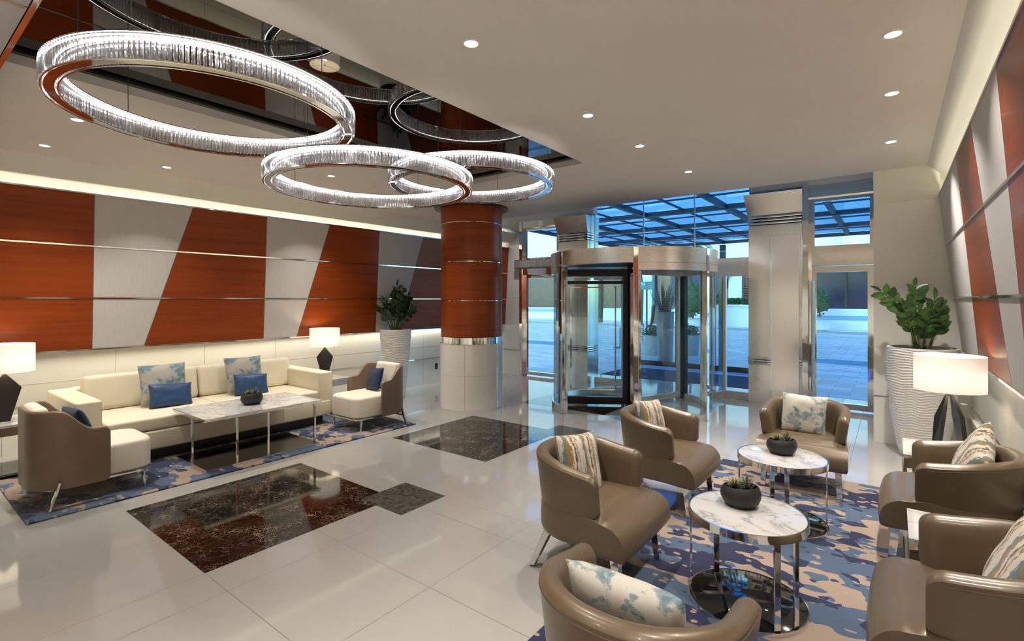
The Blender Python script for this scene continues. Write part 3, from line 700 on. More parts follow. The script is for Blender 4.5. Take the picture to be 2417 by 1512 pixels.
# local -Y is the front of a pillow; yaw 90 turns the front towards +X
pillow('throw_pillow', 'grey and teal brushed cushion on the sofa behind the blue one nearer the front chair', (-6.60,2.10,.70), .47, .46, .13, FLORALS, 90, -16, 0, 'patterned sofa cushions', seed=1)
pillow('throw_pillow', 'grey and teal brushed cushion on the sofa nearer the white planter', (-6.62,3.00,.70), .46, .46, .13, FLORALS, 90, -16, 0, 'patterned sofa cushions', seed=2)
pillow('lumbar_pillow', 'blue rectangular cushion on the sofa leaning towards the front chair end', (-6.44,2.12,.585), .43, .27, .11, BLUEC, 92, -20, 4, 'blue sofa cushions', seed=3)
pillow('lumbar_pillow', 'blue rectangular cushion on the sofa behind the succulent bowl', (-6.46,3.01,.585), .42, .27, .11, BLUEC, 90, -20, 4, 'blue sofa cushions', seed=4)

# ---------------------------------------------------- coffee table
ct = thing('coffee_table', 'long white marble coffee table on chrome legs in front of sofa', 'table', (-5.56, 2.58, ZG))
b = BM(); box(b, -.385, .385, -.595, .595, .478, .503); obj('tabletop', b, MARBLE, ct, smooth=False)
b = BM()
for q in ((-.395,.395,-.605,-.595),(-.395,.395,.595,.605),(-.395,-.385,-.595,.595),(.385,.395,-.595,.595)): box(b, *q, .476, .5035)
obj('edge_trim', b, CHROME, ct, smooth=False)
b = BM(); box(b, -.33, .40, -.59, .58, .002, .022); obj('base_plate', b, DARKGLASS, ct, smooth=False)
b = BM()
for q in ((-.335,.405,-.595,-.59),(-.335,.405,.58,.585),(.40,.405,-.59,.58)): box(b, *q, 0, .0235)
obj('base_trim', b, CHROME, ct, smooth=False)
for x, y in ((.05,-.585),(.392,-.31),(.392,.0),(.31,.575)):
    b = BM(); rbox(b, x-.011, x+.011, y-.011, y+.011, .02, .478, .003, 1); obj('leg', b, CHROME, ct)

# ---------------------------------------------------- succulent bowls
def leafblade(b, base, d, up, ln, w, th=.006, bend=.3, seg=5):
    d = Vector(d).normalized(); side = d.cross(Vector((0,0,1)))
    if side.length < .01: side = Vector((1,0,0))
    side.normalize(); rings = []
    for i in range(seg+1):
        s = i/seg; c = Vector(base) + d*ln*s + Vector((0,0,1))*(up*ln*s + bend*ln*s*s)
        ww = w*(1-s)**.8*(.75+.9*s) + .0006
        nrm = Vector((0,0,1))
        rings.append([c - side*ww/2, c - nrm*th*(1-s), c + side*ww/2, c + nrm*th*.6*(1-s)])
    loft(b, rings)
def bowl_mesh_set(t, sc, seed):
    rr = random.Random(seed)
    prof = [(.058,0),(.082,.004),(.104,.026),(.115,.055),(.114,.085),(.103,.112),(.094,.124),(.088,.123),(.094,.108),(.09,.09)]
    b = BM(); lathe(b, [(r*sc, z*sc) for r, z in prof], 48, cap0=True, fn=lambda a, z: .012*sc*cos(2*a)*(z/.12))
    for v in b.verts: v.co.z *= 1 + .10*v.co.x/(.12*sc) if v.co.z > .03*sc else 1
    obj('bowl', b, POT, t)
    b = BM(); lathe(b, [(.098*sc,.098*sc),(.06*sc,.105*sc),(.01*sc,.107*sc)], 24, cap1=True)
    for k in range(60):
        a, r = rr.uniform(0, 2*pi), math.sqrt(rr.random())*.085*sc
        q = BM(); bmesh.ops.create_icosphere(q, subdivisions=1, radius=rr.uniform(.005,.009)*sc); q.transform(Matrix.Translation((r*cos(a), r*sin(a), .106*sc)) @ Matrix.Diagonal((1,1,.6,1))); merge(b, q)
    o = obj('pebbles', b, PEBBLE, t); o['kind'] = 'stuff'
    b = BM()
    for ring, (n, ln, up) in enumerate(((14,.052,.15),(12,.046,.5),(9,.036,1.0),(6,.024,2.0))):
        for k in range(n):
            a = 2*pi*(k + .5*ring)/n; leafblade(b, (-.035*sc, -.01*sc, .110*sc), (cos(a), sin(a), 0), up, ln*sc, .016*sc, .005*sc, .25, 3)
    obj('rosette', b, SUCC, t)
    b = BM()
    for ring, (n, ln, up) in enumerate(((9,.05,.55),(8,.055,1.2),(6,.055,2.4),(3,.05,5))):
        for k in range(n):
            a = 2*pi*(k + .5*ring)/n + rr.uniform(-.1,.1); s_ = 1/math.sqrt(1+up*up)
            leafblade(b, (.035*sc, .012*sc, .108*sc), (cos(a), sin(a), 0), up, ln*sc*s_*1.5, .013*sc, .004*sc, .25*up, 4)
    obj('haworthia', b, HAW, t)
t = thing('succulent_bowl', 'round charcoal bowl of succulents on the long sofa coffee table', 'planter', (-5.57,2.60,ZG+.5035), R(20), 'succulent bowls'); bowl_mesh_set(t, .95, 1)

# ---------------------------------------------------- lounge chairs with cream seats
def upath(hw, yf, yb, rad, n=10, fillet=None):
    """U path, open at the front (y=+yf); from the right arm front round the back to the left arm front; outward normals"""
    pts = []
    pts.append(((hw, yf), (1,0))); pts.append(((hw, yf-.07), (1,0)))
    for i in range(1, 6): y = yf-.07 + (yb+rad-yf+.07)*i/6; pts.append(((hw, y), (1,0)))
    for i in range(n+1):
        a = -pi/2*i/n; pts.append(((hw-rad+rad*cos(a), yb+rad+rad*sin(a)), (cos(a), sin(a))))
    pts += [((-p[0], p[1]), (-q[0], q[1])) for p, q in pts[::-1] if True][0:]
    out = [pts[0]]
    for p in pts[1:]:
        if (Vector(p[0])-Vector(out[-1][0])).length > 1e-4: out.append(p)
    return out
def pathlen(path):
    d = [0]
    for a, b_ in zip(path, path[1:]): d.append(d[-1] + (Vector(b_[0])-Vector(a[0])).length)
    return d
def densify(path, step=.03):
    out = []
    for j, ((p, n), (q, m)) in enumerate(zip(path, path[1:])):
        k = max(1, int((Vector(q)-Vector(p)).length/step)) if j not in (0, len(path)-2) else 1
        for i in range(k):
            f = i/k; nn = (Vector(n)*(1-f)+Vector(m)*f).normalized(); pp = Vector(p)*(1-f)+Vector(q)*f; out.append(((pp.x,pp.y),(nn.x,nn.y)))
    out.append(path[-1])
    (p, n), (q, m) = out[0], out[1]; k = (Vector(q)-Vector(p)).length
    fine = [((Vector(p)+(Vector(q)-Vector(p))*e)[:], n) for e in (0,.012,.04,.09,.16,.26,.4,.6,.8)]
    (p, n), (q, m) = out[-1], out[-2]
    fine2 = [((Vector(p)+(Vector(q)-Vector(p))*e)[:], n) for e in (.8,.6,.4,.26,.16,.09,.04,.012,0)]
    return fine + out[1:-1] + fine2
def shell(bm, path, ztop, zbot, th, flare, er=.05, rt=None, inner_bot=None):
    D = pathlen(path); T = D[-1]
    def sec(i):
        d = min(D[i], T-D[i]); f = min(d/er, 1); q = math.sqrt(max(0, 1-(1-f)**2))
        zt, zb = ztop(path[i][0]), zbot(path[i][0])
        zt2 = zt - er*(1-q); zb2 = zb + .6*er*(1-q); t2 = th*(.35+.65*q)
        r = min(rt or th/2, t2/2); pts = []
        fl = lambda z: flare*(z-zb)/max(.01, zt-zb)
        # outer bottom -> outer top -> rounded top -> inner top -> inner bottom
        for k in range(5): z = zb2 + (zt2-r-zb2)*k/4; pts.append((fl(z), z))
        for k in range(1, 8):
            a = pi*k/8; c = -t2/2; pts.append((fl(zt2) + c + t2/2*cos(a), zt2-r + r*sin(a)))
        for k in range(5): z = zt2-r - (zt2-r-zb2)*k/4; pts.append((fl(z)-t2, z))
        return pts
    sweep(bm, path, sec)
def smooth01(x): x = min(1, max(0, x)); return x*x*(3-2*x)
lc = thing('lounge_chair', 'taupe lounge chair with cream seat nearest the camera, seen from behind', 'chair', (-5.54, 1.18, ZG), 0, 'taupe and cream lounge chairs')
lp = densify(upath(.375, .085, -.40, .27))
zt = lambda p: .60 + .165*smooth01((-.02 - p[1])/.22)
b = BM(); shell(b, lp, zt, lambda p: .15, .045, .0, .055, .022); obj('shell', b, TAUPE, lc)
def seatpad(bm, hw, y0, y1, rf, z0, z1, rb=.05, dome=.0):
    pl = []
    for i in range(9): a = pi/2*i/8; pl.append((hw-rf+rf*cos(a), y1-rf+rf*sin(a)))
    pl += [(-x, y) for x, y in pl[::-1]]
    for i in range(5): a = pi + pi/2*i/4; pl.append((-hw+rb+rb*cos(a), y0+rb+rb*sin(a)))
    pl += [(-x, y) for x, y in pl[-5:][::-1]]
    c = Vector((0, (y0+y1)/2)); rings = []
    for ins, z in ((.012,z0),(.0,z0+.012),(0,z1-.03),(.006,z1-.012),(.02,z1),(.10,z1+.008+dome),(.2,z1+.012+dome)):
        rings.append([((x)*(1-ins/hw), c.y+(y-c.y)*(1-ins/((y1-y0)/2)), z) for x, y in pl])
    loft(bm, rings)
b = BM(); seatpad(b, .30, -.33, .42, .13, .165, .415); obj('seat', b, CREAM2, lc)
b = BM()
for k in range(1): lathe
pl = []
b = BM(); seatpad(b, .295, -.30, .41, .125, .125, .163); obj('chrome_band', b, CHROME, lc)
b = BM(); M = Matrix.Translation((0,-.29,.60)) @ Matrix.Rotation(R(12), 4, 'X')
rbox(b, -.22, .22, -.055, .055, -.17, .185, .052, 5, M); obj('back_pad', b, CREAM2, lc)
for x in (-.285, .285):
    b = BM(); tube(b, [(x,.335,.13),(x*1.02,.345,0)], .013, 10); obj('front_leg', b, CHROME, lc)
for s in (-1, 1):
    b = BM(); bar(b, (s*.372,-.235,.21), (s*.372,-.26,.115), .014, .032, (1,0,0)); bar(b, (s*.372,-.26,.12), (s*.385,-.30,0), .014, .028, (1,0,0)); bar(b, (s*.37,-.262,.115), (s*.1,-.2,.13), .014, .02); obj('rear_leg', b, CHROME, lc)
dup(lc, (-5.54, 4.12, ZG), pi, 'taupe lounge chair with cream seat at the column end of the sofa rug', 'taupe and cream lounge chairs')
pillow('small_cushion', 'dark blue square cushion on the lounge chair seen from behind', (-5.47,1.12,.60), .32, .32, .10, BLUED, 188, -20, 0, 'navy chair cushions', seed=5)
pillow('small_cushion', 'dark blue square cushion on the lounge chair facing the sofa table', (-5.56,4.22,.59), .31, .31, .10, BLUED, -8, -20, -6, 'navy chair cushions', seed=6)

# ---------------------------------------------------- end tables and lamps
def end_table(label, x0, x1, y0, y1, h=.5):
    cx, cy = (x0+x1)/2, (y0+y1)/2; a, c = (x1-x0)/2, (y1-y0)/2
    t = thing('end_table', label, 'table', (cx, cy, 0), 0, 'marble-topped end tables')
    b = BM(); box(b, -a, a, -c, c, h-.022, h); obj('tabletop', b, MARBLE, t, smooth=False)
    b = BM(); box(b, -a+.003, a-.003, -c+.003, c-.003, h-.10, h-.0225); obj('apron', b, CHROME, t, smooth=False)
    for sx in (-1,1):
        for sy in (-1,1):
            b = BM(); box(b, sx*(a-.012)-.01, sx*(a-.012)+.01, sy*(c-.012)-.01, sy*(c-.012)+.01, 0, h-.10); obj('leg', b, CHROME, t, smooth=False)
    b = BM(); box(b, -a+.02, a-.02, -c+.02, c-.02, .03, .05); obj('lower_shelf', b, GLASSD, t, smooth=False)
    return t
GLASSD = simple('smoked_shelf', (.10,.11,.10), .06, 0, .5, var=.1)
end_table('marble-topped chrome end table under the left-edge lamp', -7.0, -6.45, .55, 1.10)
end_table('marble-topped chrome end table between sofa arm and white planter', -7.0, -6.45, 3.92, 4.45)
end_table('marble-topped dark end table under the lamp beside the right planter', .06, .62, 4.74, 5.30)
end_table('marble-topped end table wedged between the two right tub chairs', .06, .60, 3.08, 3.52)
def lamp(label, x, y, z=.5, rz=0, spread=0.0, power=10):
    t = thing('table_lamp', label, 'lamp', (x, y, z), R(rz), 'table lamps with white drum shades')
    # two leaning folded kite plates joined at the top
    for s in (-1, 1):
        b = BM()
        K = [(0,.0,.455),(.02,-.115,.305),(.06,-.038,.0),(.06,.038,.0),(.02,.115,.305)]
        outer = []
        if spread:
            K = [(.004,0,.445),(.055,-.055,.27),(.085,-.05,.0),(.085,.03,.0),(.055,.06,.25)]
        fr = [(s*(px_+.016), py_, pz_) for px_, py_, pz_ in K]; bk = [(s*max(.001, px_-.012), py_*.95, pz_) for px_, py_, pz_ in K]
        loft(b, [fr, bk]); obj('base_plate', b, LAMPB, t, smooth=False)
    b = BM(); tube(b, [(0,0,.42),(0,0,.62)], .006, 8); lathe(b, [(.012,.44),(.02,.45),(.012,.463)], 16); obj('stem', b, CHROME, t)
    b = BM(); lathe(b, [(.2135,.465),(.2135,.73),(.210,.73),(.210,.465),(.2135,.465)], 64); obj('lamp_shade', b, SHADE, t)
    b = BM()
    for k in range(3): a = 2*pi*k/3; bar(b, (0,0,.715), (.209*cos(a), .209*sin(a), .715), .004)
    lathe(b, [(.015,.71),(.015,.722)], 12, cap0=True, cap1=True); obj('shade_spider', b, CHROME, t)
    b = BM(); bmesh.ops.create_icosphere(b, subdivisions=2, radius=.035); b.transform(Matrix.Translation((0,0,.60))); obj('bulb', b, BULB, t)
    l = bpy.data.lights.new('table_lamp_bulb', 'POINT'); l.energy = power; l.color = (1,.82,.58); l.shadow_soft_size = .045
    o = bpy.data.objects.new('table_lamp_bulb', l); COL.objects.link(o); o.location = (x, y, z+.60)
    return t
BULB = emit('bulb_glow', (1,.85,.62), 6)
lamp('table lamp with white drum shade cut off at the left edge', -6.75, .84, .5, -8)
lamp('table lamp with white drum shade between sofa and white planter', -6.75, 4.22, .5, -32)
lamp('table lamp with white drum shade in front of the right planter', .34, 5.04, .5, 20, 1.0)

# ---------------------------------------------------- planters with ZZ plants
def planter_pot(t, prof, seed):
    H = prof[-1][1]
    def rad(z):
        for (r0, z0), (r1, z1) in zip(prof, prof[1:]):
            if z0 <= z <= z1: f = (z-z0)/(z1-z0); return r0+(r1-r0)*f
        return prof[-1][0]
    def fn(a, z):
        n = noise.noise(Vector((cos(a)*2.2+seed, sin(a)*2.2, z*3))); n2 = noise.noise(Vector((cos(a)*5, sin(a)*5+seed, z*9)))
        return .0030*sin(z*230 + n*7.5 + 2.5*n2)*(1 if 0.01 < z < H-.01 else 0)
    n = 190; P = [(rad(H*i/n), H*i/n) for i in range(n+1)]
    b = BM(); lathe(b, P, 80, cap0=True, fn=fn); lathe(b, [(prof[-1][0],H),(prof[-1][0]-.022,H),(prof[-1][0]-.03,H-.06)], 80)
    obj('planter_pot', b, WHITEC, t)
    b = BM(); lathe(b, [(prof[-1][0]-.025,H-.03),(.05,H-.022)], 40, cap1=True); obj('soil', b, SOIL, t)
def zz_stem(t, base, tip, nl, ls, seed, mat, bendv):
    rr = random.Random(seed); P0, P2 = Vector(base), Vector(tip); P1 = (P0+P2)/2 + Vector(bendv)
    pt = lambda s: P0*(1-s)**2 + P1*2*s*(1-s) + P2*s*s
    b = BM(); tube(b, [pt(i/12) for i in range(13)], .011, 7, .004); st = obj('stem', b, STEM, t)
    b = BM()
    for k in range(nl):
        s = .34 + .66*k/(nl-1); c = pt(s); tg = (pt(min(1,s+.02))-pt(s-.02)).normalized() + Vector((0,0,.02)); tg.normalize()
        side = tg.cross(Vector((rr.uniform(-.3,.3), rr.uniform(-.6,.6)-.8, .2))).normalized()
        for sg in ((-1,1) if k < nl-1 else (0,)):
            d = (side*sg*1.0 + tg*(.75 if sg else 1.4) + Vector((rr.uniform(-.25,.25), rr.uniform(-.35,.35), rr.uniform(-.1,.25)))).normalized()
            ln = ls*(.75+.45*rr.random())*(1-.25*abs(s-.6)); wd = ln*.56
            w = (tg - d*tg.dot(d) + Vector((rr.uniform(-.35,.35), rr.uniform(-.35,.35), 0))); w = (w - d*w.dot(d)).normalized(); nn = w.cross(d)
            rows = []
            for q, ww in ((0,.08),(.25,.75),(.5,1),(.75,.78),(1,.04)):
                m = c + d*ln*q + nn*(-.10*ln*q*q); rows.append([b.verts.new(m - w*wd*ww/2 + nn*.10*wd*ww), b.verts.new(m - nn*.02*ln), b.verts.new(m + w*wd*ww/2 + nn*.10*wd*ww)])
            for r0, r1 in zip(rows, rows[1:]):
                for i in range(2): b.faces.new((r0[i], r0[i+1], r1[i+1], r1[i]))
    obj('leaflets', b, mat, st, ang=60, recalc=False)
pl1 = thing('potted_plant', 'green plant in tall rippled white planter beside the sofa wall', 'plant', (-6.71, 5.52, 0), 0, 'plants in tall white planters')
planter_pot(pl1, [(.14,0),(.165,.08),(.22,.6),(.255,1.0),(.262,1.16)], 1.0)
for i, (tx, ty, tz) in enumerate(((-.14,-.22,1.50),(-.10,.15,1.72),(-.05,-.2,1.65),(.05,.0,1.88),(.15,.15,1.70),(.25,-.1,1.60),(.12,-.25,1.52),(-.05,.22,1.58),(.33,.1,1.50),(-.12,.26,1.42),(.0,-.05,1.76),(.2,-.02,1.82))):
    zz_stem(pl1, (tx*.25, ty*.25, 1.13), (tx, ty, tz), 8, .125, 20+i, ZZD, (tx*.1, ty*.1, .12))
pl2 = thing('potted_plant', 'glossy leaved plant in tall rippled white planter at the right corner', 'plant', (.24, 6.78, 0), 0, 'plants in tall white planters')
planter_pot(pl2, [(.17,0),(.205,.08),(.265,.45),(.295,.8),(.302,1.1),(.300,1.155)], 4.0)
for i, (bx, tx, ty, tz, nl, bv) in enumerate(((-.04,-.34,-.1,1.74,9,(.12,0,.1)),(-.02,-.05,.05,1.80,9,(-.02,0,.05)),(-.06,-.17,-.12,1.62,7,(.03,0,.05)),(.05,.10,-.06,1.66,10,(.05,0,0)),(.06,.13,-.16,1.58,9,(.02,0,.05)),(.03,.08,.1,1.45,8,(-.05,0,.03)),(.0,.06,-.15,1.50,6,(0,0,.02)))):
    zz_stem(pl2, (bx, 0, 1.12), (tx, ty, tz), nl, .128, 50+i, ZZ, bv)

# ---------------------------------------------------- tub chairs
tc = thing('tub_chair', 'bronze leather tub chair with striped cushion at the left of the nearer round table', 'chair', (-1.46, 2.79, ZG), -pi/2, 'bronze tub chairs')
tp = densify(upath(.312, .16, -.35, .29), .028)
ztop = lambda p: .655 + .06*smooth01((.16 - p[1])/.5)
b = BM(); shell(b, tp, ztop, lambda p: .412, .082, .034, .06); obj('backrest', b, LEATHER, tc)
def chair_base(bm):
    pl = []
    # plan outline from front right, counter clockwise: front corners, left side, round back, right side
    hw = .318
    fr = .345
    N1 = 8
    for i in range(N1+1): f = i/N1; pl.append((fr - 2*fr*f, .335 + .012*(1-(2*f-1)**2), 1.0))       # front edge
    side = [(-hw - .027*smooth01((y-.02)/.3), y, max(0, y/.335)) for y in (.30,.27,.2,.12,.04,-.06)]
    pl += side
    n = 14; rad = .29
    for i in range(n+1):
        a = pi + pi/2*i/n; pl.append((-hw+rad+rad*cos(a), -.35+rad+rad*sin(a), 0))
    m = [(-x, y, f) for x, y, f in pl[N1+1:]][::-1]
    pl += m[1:] if abs(m[0][0]-pl[-1][0]) < 1e-4 else m
    cy = .0; rings = []
    #   z, inset all round, extra inset of the front edge (waterfall)
    prof = [(.222,.05,.03),(.226,.022,.014),(.236,.008,.004),(.25,.002,.0)]
    for k in range(9): a = pi/2*k/8; prof.append((.27 + .155*sin(a), .0 + .012*(1-cos(a)), .115*(1-cos(a))))
    prof += [(.428,.03,.13)]
    for z, ins, fi in prof:
        rg = []
        for x, y, f in pl:
            v = Vector((x, y)); k = v.length; v = v*(1-ins/max(k,.05))
            rg.append((v.x, v.y - f*fi, z - (.02*f*max(0, (z-.33)/.1) if fi < .16 else 0)))
        rings.append(rg)
    last = rings[-1]
    for k, z in ((.86,.0325),(.6,.035),(.3,.036)): rings.append([(x*k, -.04+(y+.04)*k, .40 + z) for x, y, _ in last])
    loft(bm, rings)
b = BM(); chair_base(b); obj('seat', b, LEATHER, tc)
b = BM(); D = pathlen(tp)
pp = [(p[0]+n_[0]*.036*((ztop(p)-.055-.412)/(ztop(p)-.412)) + n_[0]*.001, p[1]+n_[1]*.036*.8+n_[1]*.001, ztop(p)-.042) for (p, n_), d in zip(tp, D) if .05 < d < D[-1]-.05]
tube(b, pp, .0028, 5); obj('piping', b, LEATHER, tc)
for s in (-1, 1):
    b = BM(); taperleg(b, (s*.275,.25,.235), (s*.285,.275,0), .048, .036); obj('front_leg', b, CHROME, tc, smooth=False)
for s in (-1, 1):
    b = BM(); taperleg(b, (s*.21,-.22,.235), (s*.25,-.32,0), .048, .036); obj('rear_leg', b, CHROME, tc, smooth=False)
G = 'bronze tub chairs'
dup(tc, (-1.49, 4.07, ZG), -pi/2, 'bronze leather tub chair with striped cushion in front of the revolving door', G)
dup(tc, (-.685, 1.665, ZG), 0, 'bronze leather tub chair seen from behind at the bottom of the photo', G)
dup(tc, (-.633, 5.15, ZG), pi, 'bronze leather tub chair facing the camera before the right glass door', G)
dup(tc, (.265, 4.21, ZG), pi/2, 'bronze leather tub chair in front of the white lamp at the right', G)
dup(tc, (.255, 2.69, ZG), pi/2, 'bronze leather tub chair cut off at the lower right corner', G)
PG = 'tub chair cushions'
pillow('throw_pillow', 'brown and teal striped cushion on the tub chair left of the nearer table', (-1.585,2.78,.605), .39, .39, .12, STRIPE, 84, -14, 6, PG, seed=11)
pillow('throw_pillow', 'brown and teal striped cushion on the tub chair before the revolving door', (-1.63,4.07,.615), .38, .38, .12, STRIPE, 84, -14, 6, PG, seed=12)
pillow('throw_pillow', 'teal and cream cushion seen from above in the tub chair at the bottom', (-.69,1.55,.585), .41, .39, .13, FLORAL, 180, -24, 0, PG, seed=13)
pillow('throw_pillow', 'pale teal and cream square cushion on the tub chair facing the camera', (-.655,5.27,.60), .365, .365, .12, FLORAL, 0, -14, 2, PG, seed=14)
pillow('throw_pillow', 'striped cushion on the tub chair in front of the white lamp', (.40,4.27,.63), .40, .40, .13, STRIPE, -86, -20, 30, PG, seed=15)
pillow('throw_pillow', 'striped cushion at the right edge on the lower right tub chair', (.39,2.66,.62), .44, .42, .14, STRIPE, -90, -22, 10, PG, seed=16)

# ---------------------------------------------------- round tables
def round_table(label, x, y, angles):
    rt = thing('round_table', label, 'table', (x, y, ZG), 0, 'round marble tables')
    b = BM(); lathe(b, [(.288,.464),(.288,.4865),(.284,.488)], 72, cap0=True, cap1=True); obj('tabletop', b, MARBLE, rt)
    b = BM(); lathe(b, [(.289,.448),(.298,.448),(.298,.489),(.289,.489),(.289,.448)], 72); obj('rim', b, CHROME, rt)
    b = BM(); lathe(b, [(.292,.002),(.292,.016),(.288,.018)], 72, cap0=True, cap1=True); obj('base_plate', b, DARKGLASS, rt)
    b = BM(); lathe(b, [(.2925,.0),(.299,.0),(.299,.02),(.2925,.02),(.2925,.0)], 72); obj('base_rim', b, CHROME, rt)
    for a in angles:
        b = BM(); M = Matrix.Rotation(R(a), 4, 'Z'); rbox(b, .278, .289, -.017, .017, .018, .455, .002, 1, M); obj('leg', b, CHROME, rt)
round_table('round white marble side table nearer the camera, chrome legs', -.635, 2.93, (200,137,311,334))
round_table('round white marble side table farther off, before the facing tub chair', -.655, 4.13, (195,112,91,5))
t = thing('succulent_bowl', 'charcoal bowl of succulents on the nearer round marble table', 'planter', (-.68,3.0,ZG+.488), R(-10), 'succulent bowls'); bowl_mesh_set(t, .88, 2)
t = thing('succulent_bowl', 'charcoal bowl of succulents on the farther round marble table', 'planter', (-.665,4.20,ZG+.488), R(-10), 'succulent bowls'); bowl_mesh_set(t, .86, 3)

# ---------------------------------------------------- outside
b = BM(); box(b, -60, 40, 9.1, 90, -.12, -.02); struct('ground', b, PAVE, smooth=False)
b = BM(); box(b, -5.2, -.18, 9.1, 10.0, -.1, 0); struct('floor_threshold', b, FLOOR, smooth=False)
b = BM(); box(b, -5.2, -1.87, 10.05, 11.6, -.02, .0); tag(obj('entrance_mat', b, MATB, None, False), 'dark blue entrance mat beyond the revolving door', 'mat')
b = BM(); box(b, -30, 20, 29.6, 30.2, -.02, .05); struct('kerb', b, STONEP, smooth=False)
w6 = sroot('window_6')
b = BM()
for x in (-5.6, -4.25, -3.40, -3.22, -1.9): box(b, x-.05, x+.05, 12.3, 12.4, 0, 2.6)
box(b, -5.6, -1.9, 12.3, 12.4, -.02, .10); box(b, -5.6, -1.9, 12.3, 12.4, 2.35, 2.6); obj('window_frame', b, BROWNM, w6, smooth=False)
b = BM(); box(b, -5.6, -1.9, 12.345, 12.355, .1, 2.35); obj('glass_pane', b, GLASS, w6, smooth=False)
b = BM(); box(b, -6.25, -5.6, 9.9, 10.1, 0, 3.4); struct('wall_vestibule', b, simple('vestibule_paint', (.36,.42,.42), .5, var=.03), smooth=False)
# canopy
cn = thing('entrance_canopy', 'blue glass canopy roof on dark steel beams outside', 'canopy', (-3.5, 9.3, 4.3))
b = BM()
for x in (-8,-5.5,-3,-.5,2,4.5,7): box(b, x-.07, x+.07, 0, 16, .08, .22)
obj('main_beams', b, BEAM, cn, smooth=False)
b = BM()
for y in (.1,3.2,6.4,9.6,12.8,15.9): box(b, -8, 7, y-.09, y+.09, .06, .2)
for y in (1.6,4.8,8,11.2,14.4): box(b, -8, 7, y-.025, y+.025, .18, .225)
for x in (-6.75,-4.25,-1.75,.75,3.25,5.75): box(b, x-.025, x+.025, 0, 16, .17, .225)
obj('cross_beams', b, BEAM, cn, smooth=False)
b = BM(); box(b, -8, 7, 0, 16, .23, .25); obj('roof_glass', b, ROOFG, cn, smooth=False)
for x, y in ((-7.9, 15.9), (-3, 15.9), (6.9, 15.9)):
    b = BM(); box(b, x-.12, x+.12, y-.12, y+.12, -4.32, 0); obj('post', b, BEAM, cn, smooth=False)
# tall planter with snake plant
tp_ = thing('snake_plant', 'spiky snake plant in tall grey planter outside the revolving door', 'plant', (-4.72, 12.75, -.02))
b = BM(); lathe(b, [(.17,0),(.185,.05),(.225,1.37),(.205,1.37),(.2,1.3)], 40, cap0=True); obj('planter_pot', b, STONEP, tp_)
b = BM()
for k in range(46):
    a = rnd.uniform(0, 2*pi); r = math.sqrt(rnd.random())*.16; up = rnd.uniform(1.6, 5)
    q = 1/math.sqrt(1+up*up); leafblade(b, (r*cos(a), r*sin(a), 1.3), (cos(a), sin(a), 0), up, rnd.uniform(.55,.85)*q, .055, .006, .1*up, 5)
obj('leaves', b, SNAKE, tp_)
def bush(label, x, y, r, h0, seed):
    rr = random.Random(seed); t = thing('round_bush', label, 'bush', (x, y, -.02), 0, 'clipped bushes across the forecourt')
    b = BM(); lathe(b, [(r*.75,0),(r*.95,.1),(r*1.0,.45),(r*1.1,.55),(r*1.0,.56),(r*.95,.5)], 32, cap0=True); obj('planter_pot', b, WHITEP, t)
    b = BM(); tube(b, [(0,0,.4),(0,0,h0+.3)], .06, 8); obj('trunk', b, TRUNK, t)
    b = BM()
    for k in range(900):
        v = Vector((rr.gauss(0,1), rr.gauss(0,1), rr.gauss(0,1))).normalized()*r*rr.uniform(.8,1.05); c = v + Vector((0,0,h0+r*.8)); s = .09
        d = Vector((rr.gauss(0,1), rr.gauss(0,1), rr.gauss(0,1))).normalized(); w = d.cross(v).normalized()
        b.faces.new([b.verts.new(c-d*s), b.verts.new(c+w*s*.5), b.verts.new(c+d*s), b.verts.new(c-w*s*.5)])
    q = BM(); bmesh.ops.create_icosphere(q, subdivisions=2, radius=r*.85); q.transform(Matrix.Translation((0,0,h0+r*.8))); merge(b, q)
    obj('foliage', b, BUSH, t, smooth=False, recalc=False)
bush('round clipped bush in white planter seen through the right glass door', -3.55, 31.8, .85, .9, 1)
bush('round clipped bush in white planter seen past the revolving door', -9.9, 31.5, 1.0, .9, 2)
# low wall with hedge, building behind
b = BM(); box(b, -9.6, -5.4, 33.5, 34.2, -.02, 1.25); box(b, -9.7, -5.3, 33.4, 34.25, 1.25, 1.36); tag(obj('planter_wall', b, WHITEP, None, False), 'long low white planter wall across the forecourt', 'planter wall')
b = BM(); box(b, -3.4, 3.5, 33.5, 34.2, -.02, 1.15); tag(obj('planter_wall', b, WHITEP, None, False), 'low white planter wall seen through the right glass door', 'planter wall')
b = BM()
for k in range(2600):
    c = Vector((rnd.uniform(-9.6,-5.4), rnd.uniform(33.5,34.2), rnd.uniform(1.40,1.76))); s = .09; d = Vector((rnd.gauss(0,1),rnd.gauss(0,1),rnd.gauss(0,1))).normalized(); w = d.orthogonal().normalized()
    b.faces.new([b.verts.new(c-d*s), b.verts.new(c+w*s*.5), b.verts.new(c+d*s), b.verts.new(c-w*s*.5)])
h_ = obj('hedge', b, BUSH, None, False, recalc=False); tag(h_, 'low green hedge growing on the white planter wall', 'hedge')
bd = thing('shop_building', 'white building with dark shop windows across the forecourt', 'building', (-4, 38, -.02))
b = BM(); box(b, -30, 12, 0, 6, 0, 1.0); box(b, -30, 12, 0, 6, 4.1, 11)
for x in (-30, -17.5, -12, -5.4, -1.8, 4.5, 11): box(b, x, x+.9, -.1, 6, 0, 4.1)
obj('wall', b, WHITEP, bd, smooth=False)
b = BM(); box(b, -30, 12, .5, 6, 1.0, 4.1); obj('shop_window', b, DARKIN, bd, smooth=False)
for x in (-1.0, 1.6, 3.4, 6, 8.5):
    b = BM(); box(b, x-.06, x+.06, .3, .5, 1.0, 4.1); obj('mullion', b, BEAM, bd, smooth=False)
